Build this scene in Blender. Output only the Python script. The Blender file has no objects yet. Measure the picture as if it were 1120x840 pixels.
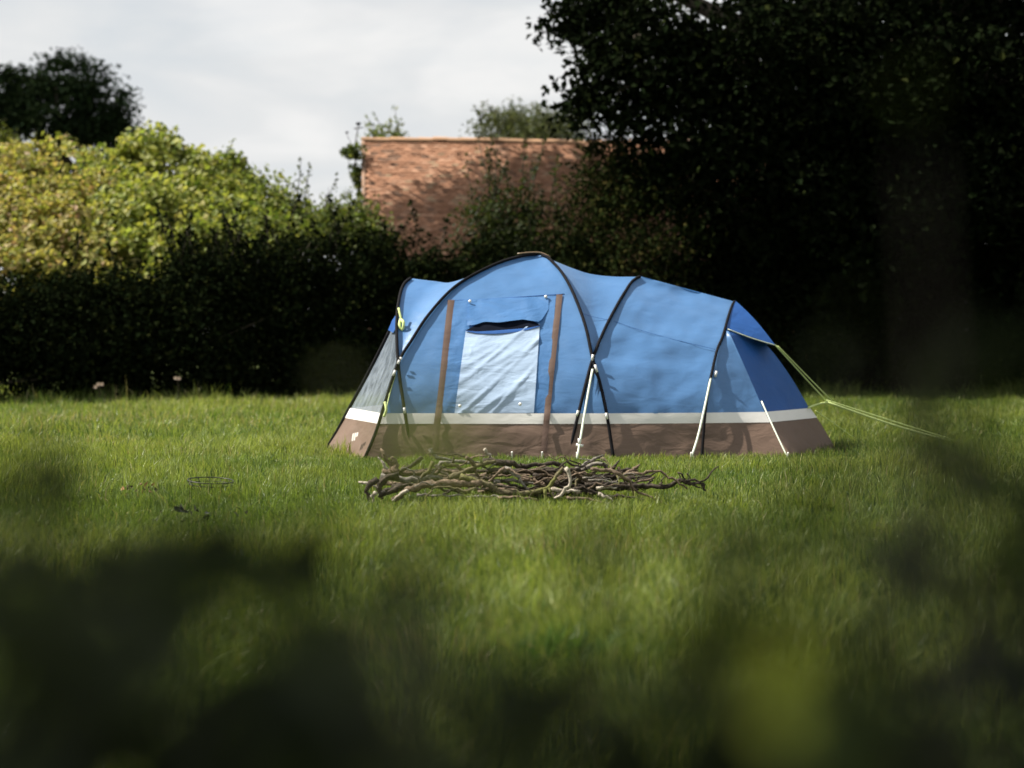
import bpy, math, random
import numpy as np
from mathutils import Vector, Matrix

rng = np.random.default_rng(7)
random.seed(7)
sc = bpy.context.scene
COL = sc.collection
PI = math.pi

# ------------------------------------------------------------------ camera model
CAM_Z = 1.25
LENS, SENSOR = 70.0, 36.0
FPX = 1120 * LENS / SENSOR
PITCH = math.atan(60.0 / FPX)            # looks slightly down
CP, SP = math.cos(PITCH), math.sin(PITCH)

def P(px, py, Y):
    """point at distance Y in front of the camera seen at photo position px, py"""
    a, b = (px - 560.0) / FPX, (420.0 - py) / FPX
    d = np.array([a, CP + b * SP, -SP + b * CP])
    d = d / d[1] * Y
    return np.array([d[0], d[1], d[2] + CAM_Z])

def G(px, Y, z=0.0):
    p = P(px, 420, Y)
    return np.array([p[0], Y, z])

# ------------------------------------------------------------------ light direction
SUN = np.array([-0.64, 0.06, 0.768]); SUN /= np.linalg.norm(SUN)

# ------------------------------------------------------------------ node helpers
def new_mat(name):
    m = bpy.data.materials.new(name)
    m.use_nodes = True
    nt = m.node_tree
    nt.nodes.clear()
    out = nt.nodes.new('ShaderNodeOutputMaterial')
    return m, nt, out

def nd(nt, typ, **kw):
    n = nt.nodes.new(typ)
    for k, v in kw.items():
        if k in n.inputs.keys():
            n.inputs[k].default_value = v
        else:
            setattr(n, k, v)
    return n

def ramp(nt, fac, stops):
    r = nt.nodes.new('ShaderNodeValToRGB')
    cr = r.color_ramp
    while len(cr.elements) < len(stops):
        cr.elements.new(0.5)
    for e, (p, c) in zip(cr.elements, stops):
        e.position = p
        e.color = (*c, 1) if len(c) == 3 else c
    nt.links.new(fac, r.inputs['Fac'])
    return r

def mat_leaf(name, transl=0.35, rough=0.5, spec=0.25):
    m, nt, out = new_mat(name)
    at = nd(nt, 'ShaderNodeAttribute', attribute_name='col')
    p = nd(nt, 'ShaderNodeBsdfPrincipled', Roughness=rough)
    p.inputs['Specular IOR Level'].default_value = spec
    nt.links.new(at.outputs['Color'], p.inputs['Base Color'])
    t = nd(nt, 'ShaderNodeBsdfTranslucent')
    mx = nd(nt, 'ShaderNodeMix', data_type='RGBA', blend_type='MULTIPLY')
    mx.inputs[0].default_value = 1.0
    nt.links.new(at.outputs['Color'], mx.inputs[6])
    mx.inputs[7].default_value = (1.25, 1.25, 0.6, 1)
    nt.links.new(mx.outputs[2], t.inputs['Color'])
    s = nd(nt, 'ShaderNodeMixShader')
    s.inputs[0].default_value = transl
    nt.links.new(p.outputs[0], s.inputs[1]); nt.links.new(t.outputs[0], s.inputs[2])
    nt.links.new(s.outputs[0], out.inputs['Surface'])
    return m

def mat_fabric(name, col, transl=0.25, rough=0.55, weave=900, sheen=0.0, bump=0.17, crease=1.0, var=0.12, spec=0.35):
    m, nt, out = new_mat(name)
    tc = nd(nt, 'ShaderNodeTexCoord')
    n1 = nd(nt, 'ShaderNodeTexNoise', Scale=3.0, Detail=5.0)
    nt.links.new(tc.outputs['Object'], n1.inputs['Vector'])
    r = ramp(nt, n1.outputs['Fac'], [(0.25, tuple(c * (1 - var) for c in col)), (0.75, tuple(min(1, c * (1 + var)) for c in col))])
    # creases: stretched noise, two directions
    mp = nd(nt, 'ShaderNodeMapping'); mp.inputs['Rotation'].default_value = (0, 0.6, 0.2); mp.inputs['Scale'].default_value = (1.6, 2.0, 3.6)
    nt.links.new(tc.outputs['Object'], mp.inputs['Vector'])
    n2 = nd(nt, 'ShaderNodeTexNoise', Scale=2.2, Detail=4.0, Distortion=0.6)
    nt.links.new(mp.outputs[0], n2.inputs['Vector'])
    n3 = nd(nt, 'ShaderNodeTexNoise', Scale=weave, Detail=1.0)
    nt.links.new(tc.outputs['Object'], n3.inputs['Vector'])
    b1 = nd(nt, 'ShaderNodeBump', Strength=bump * crease, Distance=0.05)
    nt.links.new(n2.outputs['Fac'], b1.inputs['Height'])
    b2 = nd(nt, 'ShaderNodeBump', Strength=0.12, Distance=0.002)
    nt.links.new(n3.outputs['Fac'], b2.inputs['Height']); nt.links.new(b1.outputs[0], b2.inputs['Normal'])
    p = nd(nt, 'ShaderNodeBsdfPrincipled', Roughness=rough)
    p.inputs['Specular IOR Level'].default_value = spec
    p.inputs['Sheen Weight'].default_value = sheen; p.inputs['Sheen Roughness'].default_value = .35
    nt.links.new(r.outputs[0], p.inputs['Base Color']); nt.links.new(b2.outputs[0], p.inputs['Normal'])
    t = nd(nt, 'ShaderNodeBsdfTranslucent')
    nt.links.new(r.outputs[0], t.inputs['Color']); nt.links.new(b2.outputs[0], t.inputs['Normal'])
    s = nd(nt, 'ShaderNodeMixShader'); s.inputs[0].default_value = transl
    nt.links.new(p.outputs[0], s.inputs[1]); nt.links.new(t.outputs[0], s.inputs[2])
    nt.links.new(s.outputs[0], out.inputs['Surface'])
    return m

def mat_plain(name, col, rough=0.5, spec=0.4, var=0.25, scale=12.0, bump=0.0):
    m, nt, out = new_mat(name)
    tc = nd(nt, 'ShaderNodeTexCoord')
    n1 = nd(nt, 'ShaderNodeTexNoise', Scale=scale, Detail=6.0)
    nt.links.new(tc.outputs['Object'], n1.inputs['Vector'])
    r = ramp(nt, n1.outputs['Fac'], [(0.3, tuple(c * (1 - var) for c in col)), (0.7, tuple(min(1, c * (1 + var)) for c in col))])
    p = nd(nt, 'ShaderNodeBsdfPrincipled', Roughness=rough)
    p.inputs['Specular IOR Level'].default_value = spec
    nt.links.new(r.outputs[0], p.inputs['Base Color'])
    if bump:
        b = nd(nt, 'ShaderNodeBump', Strength=bump, Distance=0.02)
        nt.links.new(n1.outputs['Fac'], b.inputs['Height']); nt.links.new(b.outputs[0], p.inputs['Normal'])
    nt.links.new(p.outputs[0], out.inputs['Surface'])
    return m

def mat_bark(name, dark, light, moss=None, mossamt=0.0):
    m, nt, out = new_mat(name)
    tc = nd(nt, 'ShaderNodeTexCoord')
    n1 = nd(nt, 'ShaderNodeTexNoise', Scale=38.0, Detail=7.0, Distortion=0.8)
    nt.links.new(tc.outputs['Object'], n1.inputs['Vector'])
    r = ramp(nt, n1.outputs['Fac'], [(0.3, dark), (0.55, tuple((a + b) / 2 for a, b in zip(dark, light))), (0.72, light)])
    col = r.outputs[0]
    if moss:
        n2 = nd(nt, 'ShaderNodeTexNoise', Scale=7.0, Detail=4.0)
        nt.links.new(tc.outputs['Object'], n2.inputs['Vector'])
        rm = ramp(nt, n2.outputs['Fac'], [(0.62 - mossamt, (0, 0, 0)), (0.75 - mossamt, (1, 1, 1))])
        mx = nd(nt, 'ShaderNodeMix', data_type='RGBA')
        nt.links.new(rm.outputs[0], mx.inputs[0]); nt.links.new(col, mx.inputs[6]); mx.inputs[7].default_value = (*moss, 1)
        col = mx.outputs[2]
    b = nd(nt, 'ShaderNodeBump', Strength=0.8, Distance=0.012)
    nt.links.new(n1.outputs['Fac'], b.inputs['Height'])
    p = nd(nt, 'ShaderNodeBsdfPrincipled', Roughness=0.85)
    p.inputs['Specular IOR Level'].default_value = 0.2
    nt.links.new(col, p.inputs['Base Color']); nt.links.new(b.outputs[0], p.inputs['Normal'])
    nt.links.new(p.outputs[0], out.inputs['Surface'])
    return m

# ------------------------------------------------------------------ mesh helpers
def build(name, V, F, mat, parent=None, smooth=True, cols=None):
    """V: (n,3) array, F: list of tuples or (m,k) int array"""
    V = np.asarray(V, dtype=np.float32)
    me = bpy.data.meshes.new(name)
    if isinstance(F, np.ndarray):
        nf, k = F.shape
        me.vertices.add(len(V)); me.vertices.foreach_set('co', V.ravel())
        me.loops.add(nf * k); me.loops.foreach_set('vertex_index', F.astype(np.int32).ravel())
        me.polygons.add(nf); me.polygons.foreach_set('loop_start', (np.arange(nf) * k).astype(np.int32))
        me.update(calc_edges=True)
    else:
        me.from_pydata([tuple(map(float, v)) for v in V], [], [tuple(map(int, f)) for f in F])
        me.update()
    me.polygons.foreach_set('use_smooth', np.full(len(me.polygons), bool(smooth)))
    if cols is not None:
        a = me.attributes.new('col', 'FLOAT_COLOR', 'POINT')
        c = np.ones((len(V), 4), dtype=np.float32); c[:, :3] = cols
        a.data.foreach_set('color', c.ravel())
    if mat: me.materials.append(mat)
    o = bpy.data.objects.new(name, me)
    COL.objects.link(o)
    if parent is not None:
        o.parent = parent
        o.matrix_parent_inverse = Matrix.Translation(-Vector(parent.location))
    return o

def tag(o, label=None, cat=None, group=None, kind=None):
    if label: o['label'] = label
    if cat: o['category'] = cat
    if group: o['group'] = group
    if kind: o['kind'] = kind
    return o

def empty(name, loc, label=None, cat=None, group=None):
    o = bpy.data.objects.new(name, None); COL.objects.link(o)
    o.location = tuple(map(float, loc)); o.empty_display_size = 0.1
    return tag(o, label, cat, group)

class MB:
    def __init__(s): s.V = []; s.F = []; s.n = 0; s.C = []
    def add(s, V, F, c=None):
        V = np.asarray(V, float); s.V.append(V)
        s.F += [tuple(i + s.n for i in f) for f in F]; s.n += len(V)
        s.C.append(np.tile(np.asarray(c if c is not None else (1, 1, 1), float), (len(V), 1)))
    def box(s, c, half, R=None):
        v = np.array([[x, y, z] for x in (-1, 1) for y in (-1, 1) for z in (-1, 1)], float) * half
        if R is not None: v = v @ np.asarray(R).T
        s.add(v + c, [(0, 1, 3, 2), (4, 6, 7, 5), (0, 4, 5, 1), (2, 3, 7, 6), (0, 2, 6, 4), (1, 5, 7, 3)])
    def tube(s, path, rad, sides=8, rough=0.0, cap=True, c=None):
        V, F = tube(path, rad, sides, rough, cap); s.add(V, F, c)
    def build(s, name, mat, parent=None, smooth=True, cols=False):
        return build(name, np.vstack(s.V), s.F, mat, parent, smooth, np.vstack(s.C) if cols else None)

def smooth_path(pts, n):
    """Catmull-Rom resample through pts (any dim)"""
    pts = np.asarray(pts, float)
    if len(pts) == 2:
        t = np.linspace(0, 1, n)[:, None]
        return pts[0] * (1 - t) + pts[1] * t
    q = np.vstack([2 * pts[0] - pts[1], pts, 2 * pts[-1] - pts[-2]])
    seg = np.linalg.norm(np.diff(pts[:, :3] if pts.shape[1] >= 3 else pts, axis=0), axis=1)
    cum = np.concatenate([[0], np.cumsum(seg)])
    out = []
    for s in np.linspace(0, cum[-1], n):
        i = min(max(np.searchsorted(cum, s, side='right') - 1, 0), len(seg) - 1)
        t = (s - cum[i]) / max(seg[i], 1e-9)
        a, b, c, d = q[i], q[i + 1], q[i + 2], q[i + 3]
        out.append(0.5 * ((2 * b) + (c - a) * t + (2 * a - 5 * b + 4 * c - d) * t * t + (3 * b - a - 3 * c + d) * t ** 3))
    return np.array(out)

def tube(path, rad, sides=8, rough=0.0, cap=True):
    path = np.asarray(path, float); n = len(path)
    rad = np.broadcast_to(np.asarray(rad, float), (n,))
    T = np.gradient(path, axis=0); T /= np.linalg.norm(T, axis=1)[:, None] + 1e-12
    up = np.array([0, 0, 1.0]) if abs(T[0][2]) < 0.9 else np.array([1.0, 0, 0])
    V = []; A = np.cross(T[0], up); A /= np.linalg.norm(A)
    ang = np.linspace(0, 2 * PI, sides, endpoint=False)
    for i in range(n):
        A = A - T[i] * A.dot(T[i]); A /= np.linalg.norm(A) + 1e-12
        B = np.cross(T[i], A)
        rr = rad[i] * (1 + rough * rng.standard_normal(sides)) if rough else np.full(sides, rad[i])
        V.append(path[i] + np.outer(np.cos(ang) * rr, A) + np.outer(np.sin(ang) * rr, B))
    V = np.vstack(V); F = []
    for i in range(n - 1):
        for k in range(sides):
            a, b = i * sides + k, i * sides + (k + 1) % sides
            F.append((a, b, b + sides, a + sides))
    if cap:
        F.append(tuple(range(sides))[::-1]); F.append(tuple(range((n - 1) * sides, n * sides)))
    return V, F

def grid(Pts, flip=False):
    """Pts (nu,nv,3) -> V,F"""
    nu, nv = Pts.shape[:2]
    idx = np.arange(nu * nv).reshape(nu, nv)
    a, b, c, d = idx[:-1, :-1], idx[1:, :-1], idx[1:, 1:], idx[:-1, 1:]
    F = np.stack([a, b, c, d], -1).reshape(-1, 4)
    if flip: F = F[:, ::-1]
    return Pts.reshape(-1, 3), [tuple(f) for f in F]

def vnoise(x, y, seed=0):
    """cheap smooth value noise in [0,1], numpy"""
    def h(ix, iy):
        n = (ix * 374761393 + iy * 668265263 + seed * 1442695) & 0x7fffffff
        n = ((n ^ (n >> 13)) * 1274126177) & 0x7fffffff
        return ((n ^ (n >> 16)) & 0xffff) / 65535.0
    ix, iy = np.floor(x).astype(np.int64), np.floor(y).astype(np.int64)
    fx, fy = x - ix, y - iy
    fx = fx * fx * (3 - 2 * fx); fy = fy * fy * (3 - 2 * fy)
    return (h(ix, iy) * (1 - fx) + h(ix + 1, iy) * fx) * (1 - fy) + (h(ix, iy + 1) * (1 - fx) + h(ix + 1, iy + 1) * fx) * fy

# ------------------------------------------------------------------ foliage
def rand_dirs(n):
    v = rng.standard_normal((n, 3)); return v / np.linalg.norm(v, axis=1)[:, None]

def leaf_mesh(C, N, size, aspect, palette, weights, droop=0.0, jitter=0.15):
    """pointed folded leaves: C centres, N facing dirs. returns V, F(tri array), cols"""
    n = len(C)
    size = size * rng.uniform(0.6, 1.35, n)
    T = rand_dirs(n); T[:, 2] -= droop
    T = T - N * np.sum(T * N, 1)[:, None]; T /= np.linalg.norm(T, axis=1)[:, None] + 1e-9
    B = np.cross(N, T)
    L = size[:, None]; W = L * aspect
    v0 = C - T * L * 0.5
    v3 = C + T * L * 0.5 - N * L * 0.12
    m = C - T * L * 0.05 - N * L * 0.03
    v1 = m + B * W * 0.5 + N * L * 0.12
    v2 = m - B * W * 0.5 + N * L * 0.12
    V = np.stack([v0, v1, v2, v3], 1).reshape(-1, 3)
    i = np.arange(n) * 4
    F = np.stack([np.stack([i, i + 1, i + 3], 1), np.stack([i, i + 3, i + 2], 1)], 1).reshape(-1, 3)
    pal = np.asarray(palette)
    ci = rng.choice(len(pal), n, p=np.asarray(weights) / np.sum(weights))
    c = pal[ci] * rng.uniform(1 - jitter, 1 + jitter, (n, 1)) * rng.uniform(0.93, 1.07, (n, 3))
    return V, F, np.repeat(c, 4, axis=0)

def crown_points(lobes, n, clump=0.28, per=60, shell=0.55, outward=0.5):
    """lobes: (cx,cy,cz,rx,ry,rz). leaves grouped in clumps near the lobe surfaces"""
    lobes = np.asarray(lobes, float)
    area = (lobes[:, 3] * lobes[:, 4] + lobes[:, 4] * lobes[:, 5] + lobes[:, 3] * lobes[:, 5])
    nc = max(1, n // per)
    li = rng.choice(len(lobes), nc, p=area / area.sum())
    d = rand_dirs(nc)
    r = rng.uniform(shell, 1.0, nc) ** 0.7
    cc = lobes[li, :3] + d * lobes[li, 3:] * r[:, None]
    k = rng.integers(int(per * 0.6), int(per * 1.4), nc)
    idx = np.repeat(np.arange(nc), k)
    m = len(idx)
    cs = clump * rng.uniform(0.6, 1.4, nc)
    pts = cc[idx] + np.clip(rng.standard_normal((m, 3)), -1.75, 1.75) * (cs[idx][:, None] * np.array([1, 1, 0.75]))
    N = rand_dirs(m) + d[idx] * outward + np.array([0, 0, 0.45])
    N /= np.linalg.norm(N, axis=1)[:, None]
    keep = pts[:, 2] > 0.02
    return pts[keep], N[keep], cc

def shoots(base_pts, n_each, length, spread, lean=0.35):
    """upright shoots with leaves along them; returns points, normals, list of paths"""
    Pn, Nn, paths = [], [], []
    for b in base_pts:
        d = np.array([rng.normal(0, lean), rng.normal(0, lean), 1.0]); d /= np.linalg.norm(d)
        L = length * rng.uniform(0.5, 1.2)
        t = rng.uniform(0.05, 1, n_each)
        pts = b + np.outer(t * L, d) + rng.standard_normal((n_each, 3)) * spread * (1.1 - 0.8 * t)[:, None]
        Pn.append(pts); n = rand_dirs(n_each) + [0, 0, .4]; Nn.append(n / np.linalg.norm(n, axis=1)[:, None])
        paths.append(np.array([b, b + d * L * .5, b + d * L * .97]))
    return np.vstack(Pn), np.vstack(Nn), paths

def plant(name, base, lobes, n, size, aspect, palette, weights, mat, bark, label, cat, group=None,
          trunk_r=0.12, clump=0.28, per=60, shell=0.55, n_limb=10, shoot=None, foliage_name='foliage', trunk_name='stem',
          trunk_top=None, outward=0.5, droop=0.0, extra=None, limbs=()):
    root = empty(name, base, label, cat, group)
    pts, N, cc = crown_points(lobes, n, clump, per, shell, outward)
    mb = MB()
    if extra:
        ep, eN, _ = crown_points(extra[0], extra[1], clump, per, .2, outward)
        pts = np.vstack([pts, ep]); N = np.vstack([N, eN])
    for lp, lr in limbs: mb.tube(smooth_path(lp, 16), np.linspace(lr, lr * .2, 16), 8, .04)
    lob = np.asarray(lobes, float)
    top = np.asarray(trunk_top if trunk_top is not None else (base[0], base[1], lob[:, 2].mean()), float)
    base = np.asarray(base, float)
    mid = (base + top) / 2 + rng.normal(0, .05, 3) * np.linalg.norm(top - base) * [1, 1, 0]
    tp = smooth_path([base - [0, 0, .1], mid, top], 10)
    mb.tube(tp, np.linspace(trunk_r * 1.25, trunk_r * 0.5, 10), 9, 0.05)
    for i in rng.choice(len(cc), min(n_limb, len(cc)), replace=False):
        s = tp[rng.integers(3, 10)]
        e = cc[i]
        m = (s + e) / 2 + [0, 0, -0.06 * np.linalg.norm(e - s)] + rng.normal(0, .05, 3)
        mb.tube(smooth_path([s, m, e], 7), np.linspace(trunk_r * .45, trunk_r * .1, 7), 6)
    if shoot:
        cnt, each, length, spread, where = shoot
        if where is None:
            cand = cc[np.argsort(-cc[:, 2])[:max(cnt * 3, 10)]]
            bp = cand[rng.choice(len(cand), min(cnt, len(cand)), replace=False)]
        else:
            bp = np.asarray(where, float)
        sp, sn, paths = shoots(bp, each, length, spread)
        pts = np.vstack([pts, sp]); N = np.vstack([N, sn])
        for p in paths: mb.tube(p, [.012, .009, .004], 5)
    mb.build(trunk_name, bark, root)
    V, F, c = leaf_mesh(pts, N, size, aspect, palette, weights, droop)
    build(foliage_name, V, F, mat, root, smooth=False, cols=c)
    return root

# ------------------------------------------------------------------ materials
M_LEAF = mat_leaf('leaf_mid', 0.42, 0.55, 0.2)
M_DARKLEAF = mat_leaf('leaf_dark', 0.05, 0.9, 0.0)
M_GRASS = mat_leaf('grass_blade', 0.42, 0.45, 0.3)
M_BARK = mat_bark('bark', (0.03, 0.024, 0.018), (0.10, 0.085, 0.065))
M_DEAD = [mat_bark('dead_wood_brown', (0.045, 0.032, 0.022), (0.27, 0.2, 0.14)),
          mat_bark('dead_wood_mossy', (0.05, 0.042, 0.022), (0.2, 0.17, 0.1), (0.13, 0.135, 0.04), 0.12),
          mat_bark('dead_wood_dark', (0.012, 0.010, 0.008), (0.085, 0.066, 0.05)),
          mat_bark('dead_wood_pale', (0.2, 0.17, 0.13), (0.62, 0.56, 0.47)),
          mat_bark('dead_wood_grey', (0.06, 0.055, 0.048), (0.33, 0.3, 0.26))]
BLUE = (0.078, 0.208, 0.445)
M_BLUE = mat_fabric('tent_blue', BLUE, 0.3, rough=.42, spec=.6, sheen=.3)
M_BLUE_SHADE = mat_fabric('tent_blue_shade', (0.012, 0.080, 0.29), 0.06, crease=1.6)  # tent blue darkened for the porch end's shade; also seams, lining, flap
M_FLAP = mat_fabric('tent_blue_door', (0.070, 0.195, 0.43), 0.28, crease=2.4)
M_BAND = mat_fabric('tent_band_white', (0.80, 0.78, 0.75), 0.15, crease=0.6, var=0.05)
M_SKIRT = mat_fabric('tent_skirt_brown', (0.138, 0.090, 0.066), 0.05, crease=2.0)
M_STRIP = mat_fabric('tent_strip_brown', (0.095, 0.058, 0.044), 0.06, crease=1.2)
M_PANE = mat_fabric('tent_pane_pale', (0.36, 0.475, 0.64), 0.15, 0.32, crease=2.6, var=0.1, spec=0.5)
M_BLACK = mat_plain('black_sleeve', (0.006, 0.006, 0.008), 0.8, 0.1)
M_GAP = mat_plain('window_gap_dark', (0.005, 0.007, 0.014), 0.9, 0.05)  # near-black sheet standing in for the unlit gap under the flap
M_WHITE = mat_plain('white_plastic', (0.78, 0.78, 0.76), 0.4, 0.4, 0.06)
M_ROPE = mat_plain('guy_rope_lime', (0.56, 0.66, 0.27), 0.6, 0.3, 0.15, 60)
M_WEB = mat_plain('webbing_pale', (0.62, 0.68, 0.56), 0.6, 0.3, 0.1, 60)
M_POLE = mat_plain('fibreglass_tan', (0.22, 0.15, 0.09), 0.35, 0.5, 0.15, 40)
M_WIRE = mat_plain('black_wire', (0.012, 0.012, 0.012), 0.45, 0.4)

def mat_clear():
    m, nt, out = new_mat('clear_plastic')
    tc = nd(nt, 'ShaderNodeTexCoord')
    mp = nd(nt, 'ShaderNodeMapping'); mp.inputs['Scale'].default_value = (5, 5, 1.2); mp.inputs['Rotation'].default_value = (0.2, 0.45, 0)
    nt.links.new(tc.outputs['Object'], mp.inputs['Vector'])
    n = nd(nt, 'ShaderNodeTexNoise', Scale=2.5, Detail=4.0, Distortion=1.0)
    nt.links.new(mp.outputs[0], n.inputs['Vector'])
    b = nd(nt, 'ShaderNodeBump', Strength=0.25, Distance=0.04); nt.links.new(n.outputs['Fac'], b.inputs['Height'])
    p = nd(nt, 'ShaderNodeBsdfPrincipled', Roughness=0.22)
    p.inputs['Base Color'].default_value = (0.36, 0.43, 0.52, 1)
    nt.links.new(b.outputs[0], p.inputs['Normal'])
    t = nd(nt, 'ShaderNodeBsdfTransparent'); t.inputs['Color'].default_value = (0.8, 0.82, 0.82, 1)
    s = nd(nt, 'ShaderNodeMixShader')
    r = ramp(nt, n.outputs['Fac'], [(0.3, (0.22, 0.22, 0.22)), (0.7, (0.55, 0.55, 0.55))])
    nt.links.new(r.outputs[0], s.inputs[0])
    nt.links.new(t.outputs[0], s.inputs[1]); nt.links.new(p.outputs[0], s.inputs[2])
    nt.links.new(s.outputs[0], out.inputs['Surface'])
    return m
M_CLEAR = mat_clear()

# ================================================================== SETTING: ground, grass
def make_ground():
    m, nt, out = new_mat('turf_soil')
    tc = nd(nt, 'ShaderNodeTexCoord')
    n = nd(nt, 'ShaderNodeTexNoise', Scale=1.2, Detail=8.0)
    nt.links.new(tc.outputs['Object'], n.inputs['Vector'])
    r = ramp(nt, n.outputs['Fac'], [(0.3, (0.035, 0.05, 0.013)), (0.6, (0.06, 0.08, 0.02)), (0.8, (0.085, 0.085, 0.03))])
    p = nd(nt, 'ShaderNodeBsdfPrincipled', Roughness=0.95)
    p.inputs['Specular IOR Level'].default_value = 0.1
    nt.links.new(r.outputs[0], p.inputs['Base Color']); nt.links.new(p.outputs[0], out.inputs['Surface'])
    s = 600.0
    xs = np.concatenate([[-s, -100, -40], np.linspace(-20, 20, 21), [40, 100, s]])
    ys = np.concatenate([[-s, -100, -20], np.linspace(0, 45, 24), [80, 200, s]])
    X, Y = np.meshgrid(xs, ys, indexing='ij')
    V, F = grid(np.stack([X, Y, np.zeros_like(X)], -1))
    tag(build('ground', V, F, m), kind='structure')
make_ground()

# tent footprint polygon (filled below) is needed by the grass
TENT_POLY = [(-1.45, 19.25), (2.72, 19.45), (3.3, 20.6), (2.7, 21.75), (-1.45, 22.0), (-1.9, 20.6)]
def in_poly(x, y, poly):
    ins = np.zeros(len(x), bool)
    for (x1, y1), (x2, y2) in zip(poly, poly[1:] + poly[:1]):
        c = ((y1 > y) != (y2 > y)) & (x < (x2 - x1) * (y - y1) / (y2 - y1 + 1e-12) + x1)
        ins ^= c
    return ins

def make_grass():
    zones = [(3.6, 9, 2300, 0.0055), (9, 13, 2700, 0.0055), (13, 22, 1750, 0.0065), (22, 39.5, 650, 0.011)]
    AP, AW, AH, AC = [], [], [], []
    for y0, y1, dens, w in zones:
        ymax_w = 0.3 * y1 + 1.5
        n = int(dens * (y1 - y0) * 2 * ymax_w)
        y = rng.uniform(y0, y1, n); x = rng.uniform(-ymax_w, ymax_w, n)
        k = np.abs(x) < 0.3 * y + 1.5
        x, y = x[k], y[k]
        # clump: pull blades to tuft centres
        k = ~in_poly(x, y, TENT_POLY)
        x, y = x[k], y[k]
        big = vnoise(x * .55, y * .55, 3); mid = vnoise(x * 2.3, y * 2.3, 5); fine = vnoise(x * 9, y * 9, 8)
        k = rng.uniform(0, 1, len(x)) < 0.35 + 0.5 * mid + 0.45 * fine
        x, y, big, mid, fine = x[k], y[k], big[k], mid[k], fine[k]
        h = (0.034 + 0.075 * mid + 0.095 * fine ** 2) * rng.uniform(0.55, 1.35, len(x)) * (0.75 + 0.5 * big)
        if y0 >= 22: h *= 1.15
        h = np.where(y > 30.2 + 5 * np.clip((x + 9) / 7, 0, 1), h * rng.uniform(.8, 2.4, len(x)) * (.5 + vnoise(x * 1.3, y, 61)), h)
        h = np.where((y > 17.6) & (y < 19.6) & (x > -2.2) & (x < 3.3), h * .5, h)
        near_heap = (np.abs(x - .1) < 1.45) & (y > 13.3) & (y < 14.8)
        h = np.where(near_heap, h * (.55 if y0 >= 13 else .6), h)
        AP.append(np.stack([x, y], 1)); AH.append(h); AW.append(w * rng.uniform(.6, 1.3, len(x)))
        dry = vnoise(x * .35 + 9, y * .8, 21)
        g1 = np.array([0.112, 0.166, 0.034]); g2 = np.array([0.200, 0.240, 0.062]); g3 = np.array([0.046, 0.092, 0.019]); g4 = np.array([0.32, 0.29, 0.14])
        t = np.clip(0.45 + (big - .5) * 1.5 + (mid - .5) * .7 + (fine - .5) * .5 + rng.normal(0, .25, len(x)), 0, 1)[:, None]
        c = g1 * (1 - t) + g2 * t
        u = rng.uniform(0, 1, len(x))
        c[u < .10 + .35 * np.clip(.55 - vnoise(x * .9 + 5, y * .5, 44), 0, 1) + .1 * (mid < .3)] = g3
        patch = sum(np.exp(-((x - px_) / sx) ** 2 - ((y - py_) / sy) ** 2) for px_, py_, sx, sy in ((-5.4, 21.4, 1.1, .35), (-4.0, 20.9, .5, .45), (-5.6, 26.5, 1.5, .6), (-3.3, 19.2, .6, .2), (-.5, 7.6, .5, .35), (.5, 10.9, .7, .3)))
        q = u > 1 - 0.03 - .32 * patch - 0.13 * np.clip(dry - .5, 0, 1) - 0.10 * ((y > 24) & (x < -2))
        c[q] = g4 * rng.uniform(.6, 1.1, (q.sum(), 1))
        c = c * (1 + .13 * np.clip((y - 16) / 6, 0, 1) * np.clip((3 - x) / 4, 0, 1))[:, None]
        AC.append(c * rng.uniform(.8, 1.2, (len(x), 1)))
    p = np.vstack(AP); h = np.concatenate(AH); w = np.concatenate(AW); c = np.vstack(AC)
    n = len(p)
    lean_dir = vnoise(p[:, 0] * 1.5, p[:, 1] * 1.5, 31) * 4 * PI + rng.normal(0, 1.2, n)
    lean = np.abs(rng.normal(0.35, 0.28, n))
    yaw = rng.uniform(0, PI, n)
    side = np.stack([np.cos(yaw), np.sin(yaw), np.zeros(n)], 1)
    ld = np.stack([np.cos(lean_dir), np.sin(lean_dir), np.zeros(n)], 1)
    base = np.column_stack([p, np.full(n, -0.005)])
    m = base + ld * (lean * h * .3)[:, None] + np.column_stack([np.zeros((n, 2)), h * .55])
    t = base + ld * (lean * h * 1.0)[:, None] + np.column_stack([np.zeros((n, 2)), h * (1.0 - 0.25 * np.clip(lean, 0, 1.5))])
    s = side * w[:, None] * .5
    V = np.stack([base - s, base + s, m - s * .85, m + s * .85, t], 1).reshape(-1, 3)
    i = np.arange(n) * 5
    F = np.stack([np.stack([i, i + 1, i + 3], 1), np.stack([i, i + 3, i + 2], 1), np.stack([i + 2, i + 3, i + 4], 1)], 1).reshape(-1, 3)
    o = build('grass', V, F, M_GRASS, smooth=False, cols=np.repeat(c, 5, axis=0))
    tag(o, 'sunlit meadow grass around the blue tent and sticks', 'grass', kind='stuff')
    print('grass blades', n)
make_grass()

# ================================================================== TENT
TY = 20.6                                  # depth of the ridge line
def PZ(px, py, f):
    Y = 20.0
    for _ in range(30):
        z = P(px, py, Y)[2]; Y = 0.5 * Y + 0.5 * f(max(z, 0.0))
    return P(px, py, Y)
fd = lambda z: TY - 1.38 * (1 - min(z / 2.03, 1) ** 1.9)       # dome poles
fh = lambda z: TY - 1.34 * (1 - min(z / 1.78, 1) ** 2.3)       # left and right hoops
f2 = lambda z: TY - 1.22 * (1 - min(z / 1.53, 1) ** 2.3)       # last hoop
fk = lambda z: 19.42 + 0.62 * min(z / 1.23, 1)                 # vestibule edge
fm = lambda z: TY

def curve(pix, f, foot=None, n=90):
    pts = [PZ(px, py, f) for px, py in pix]
    if foot is not None: pts = [G(foot, f(0.0))] + pts
    pts = np.array(pts)
    # keep the ridge ends exactly on the mirror plane
    return smooth_path(pts, n)

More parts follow.
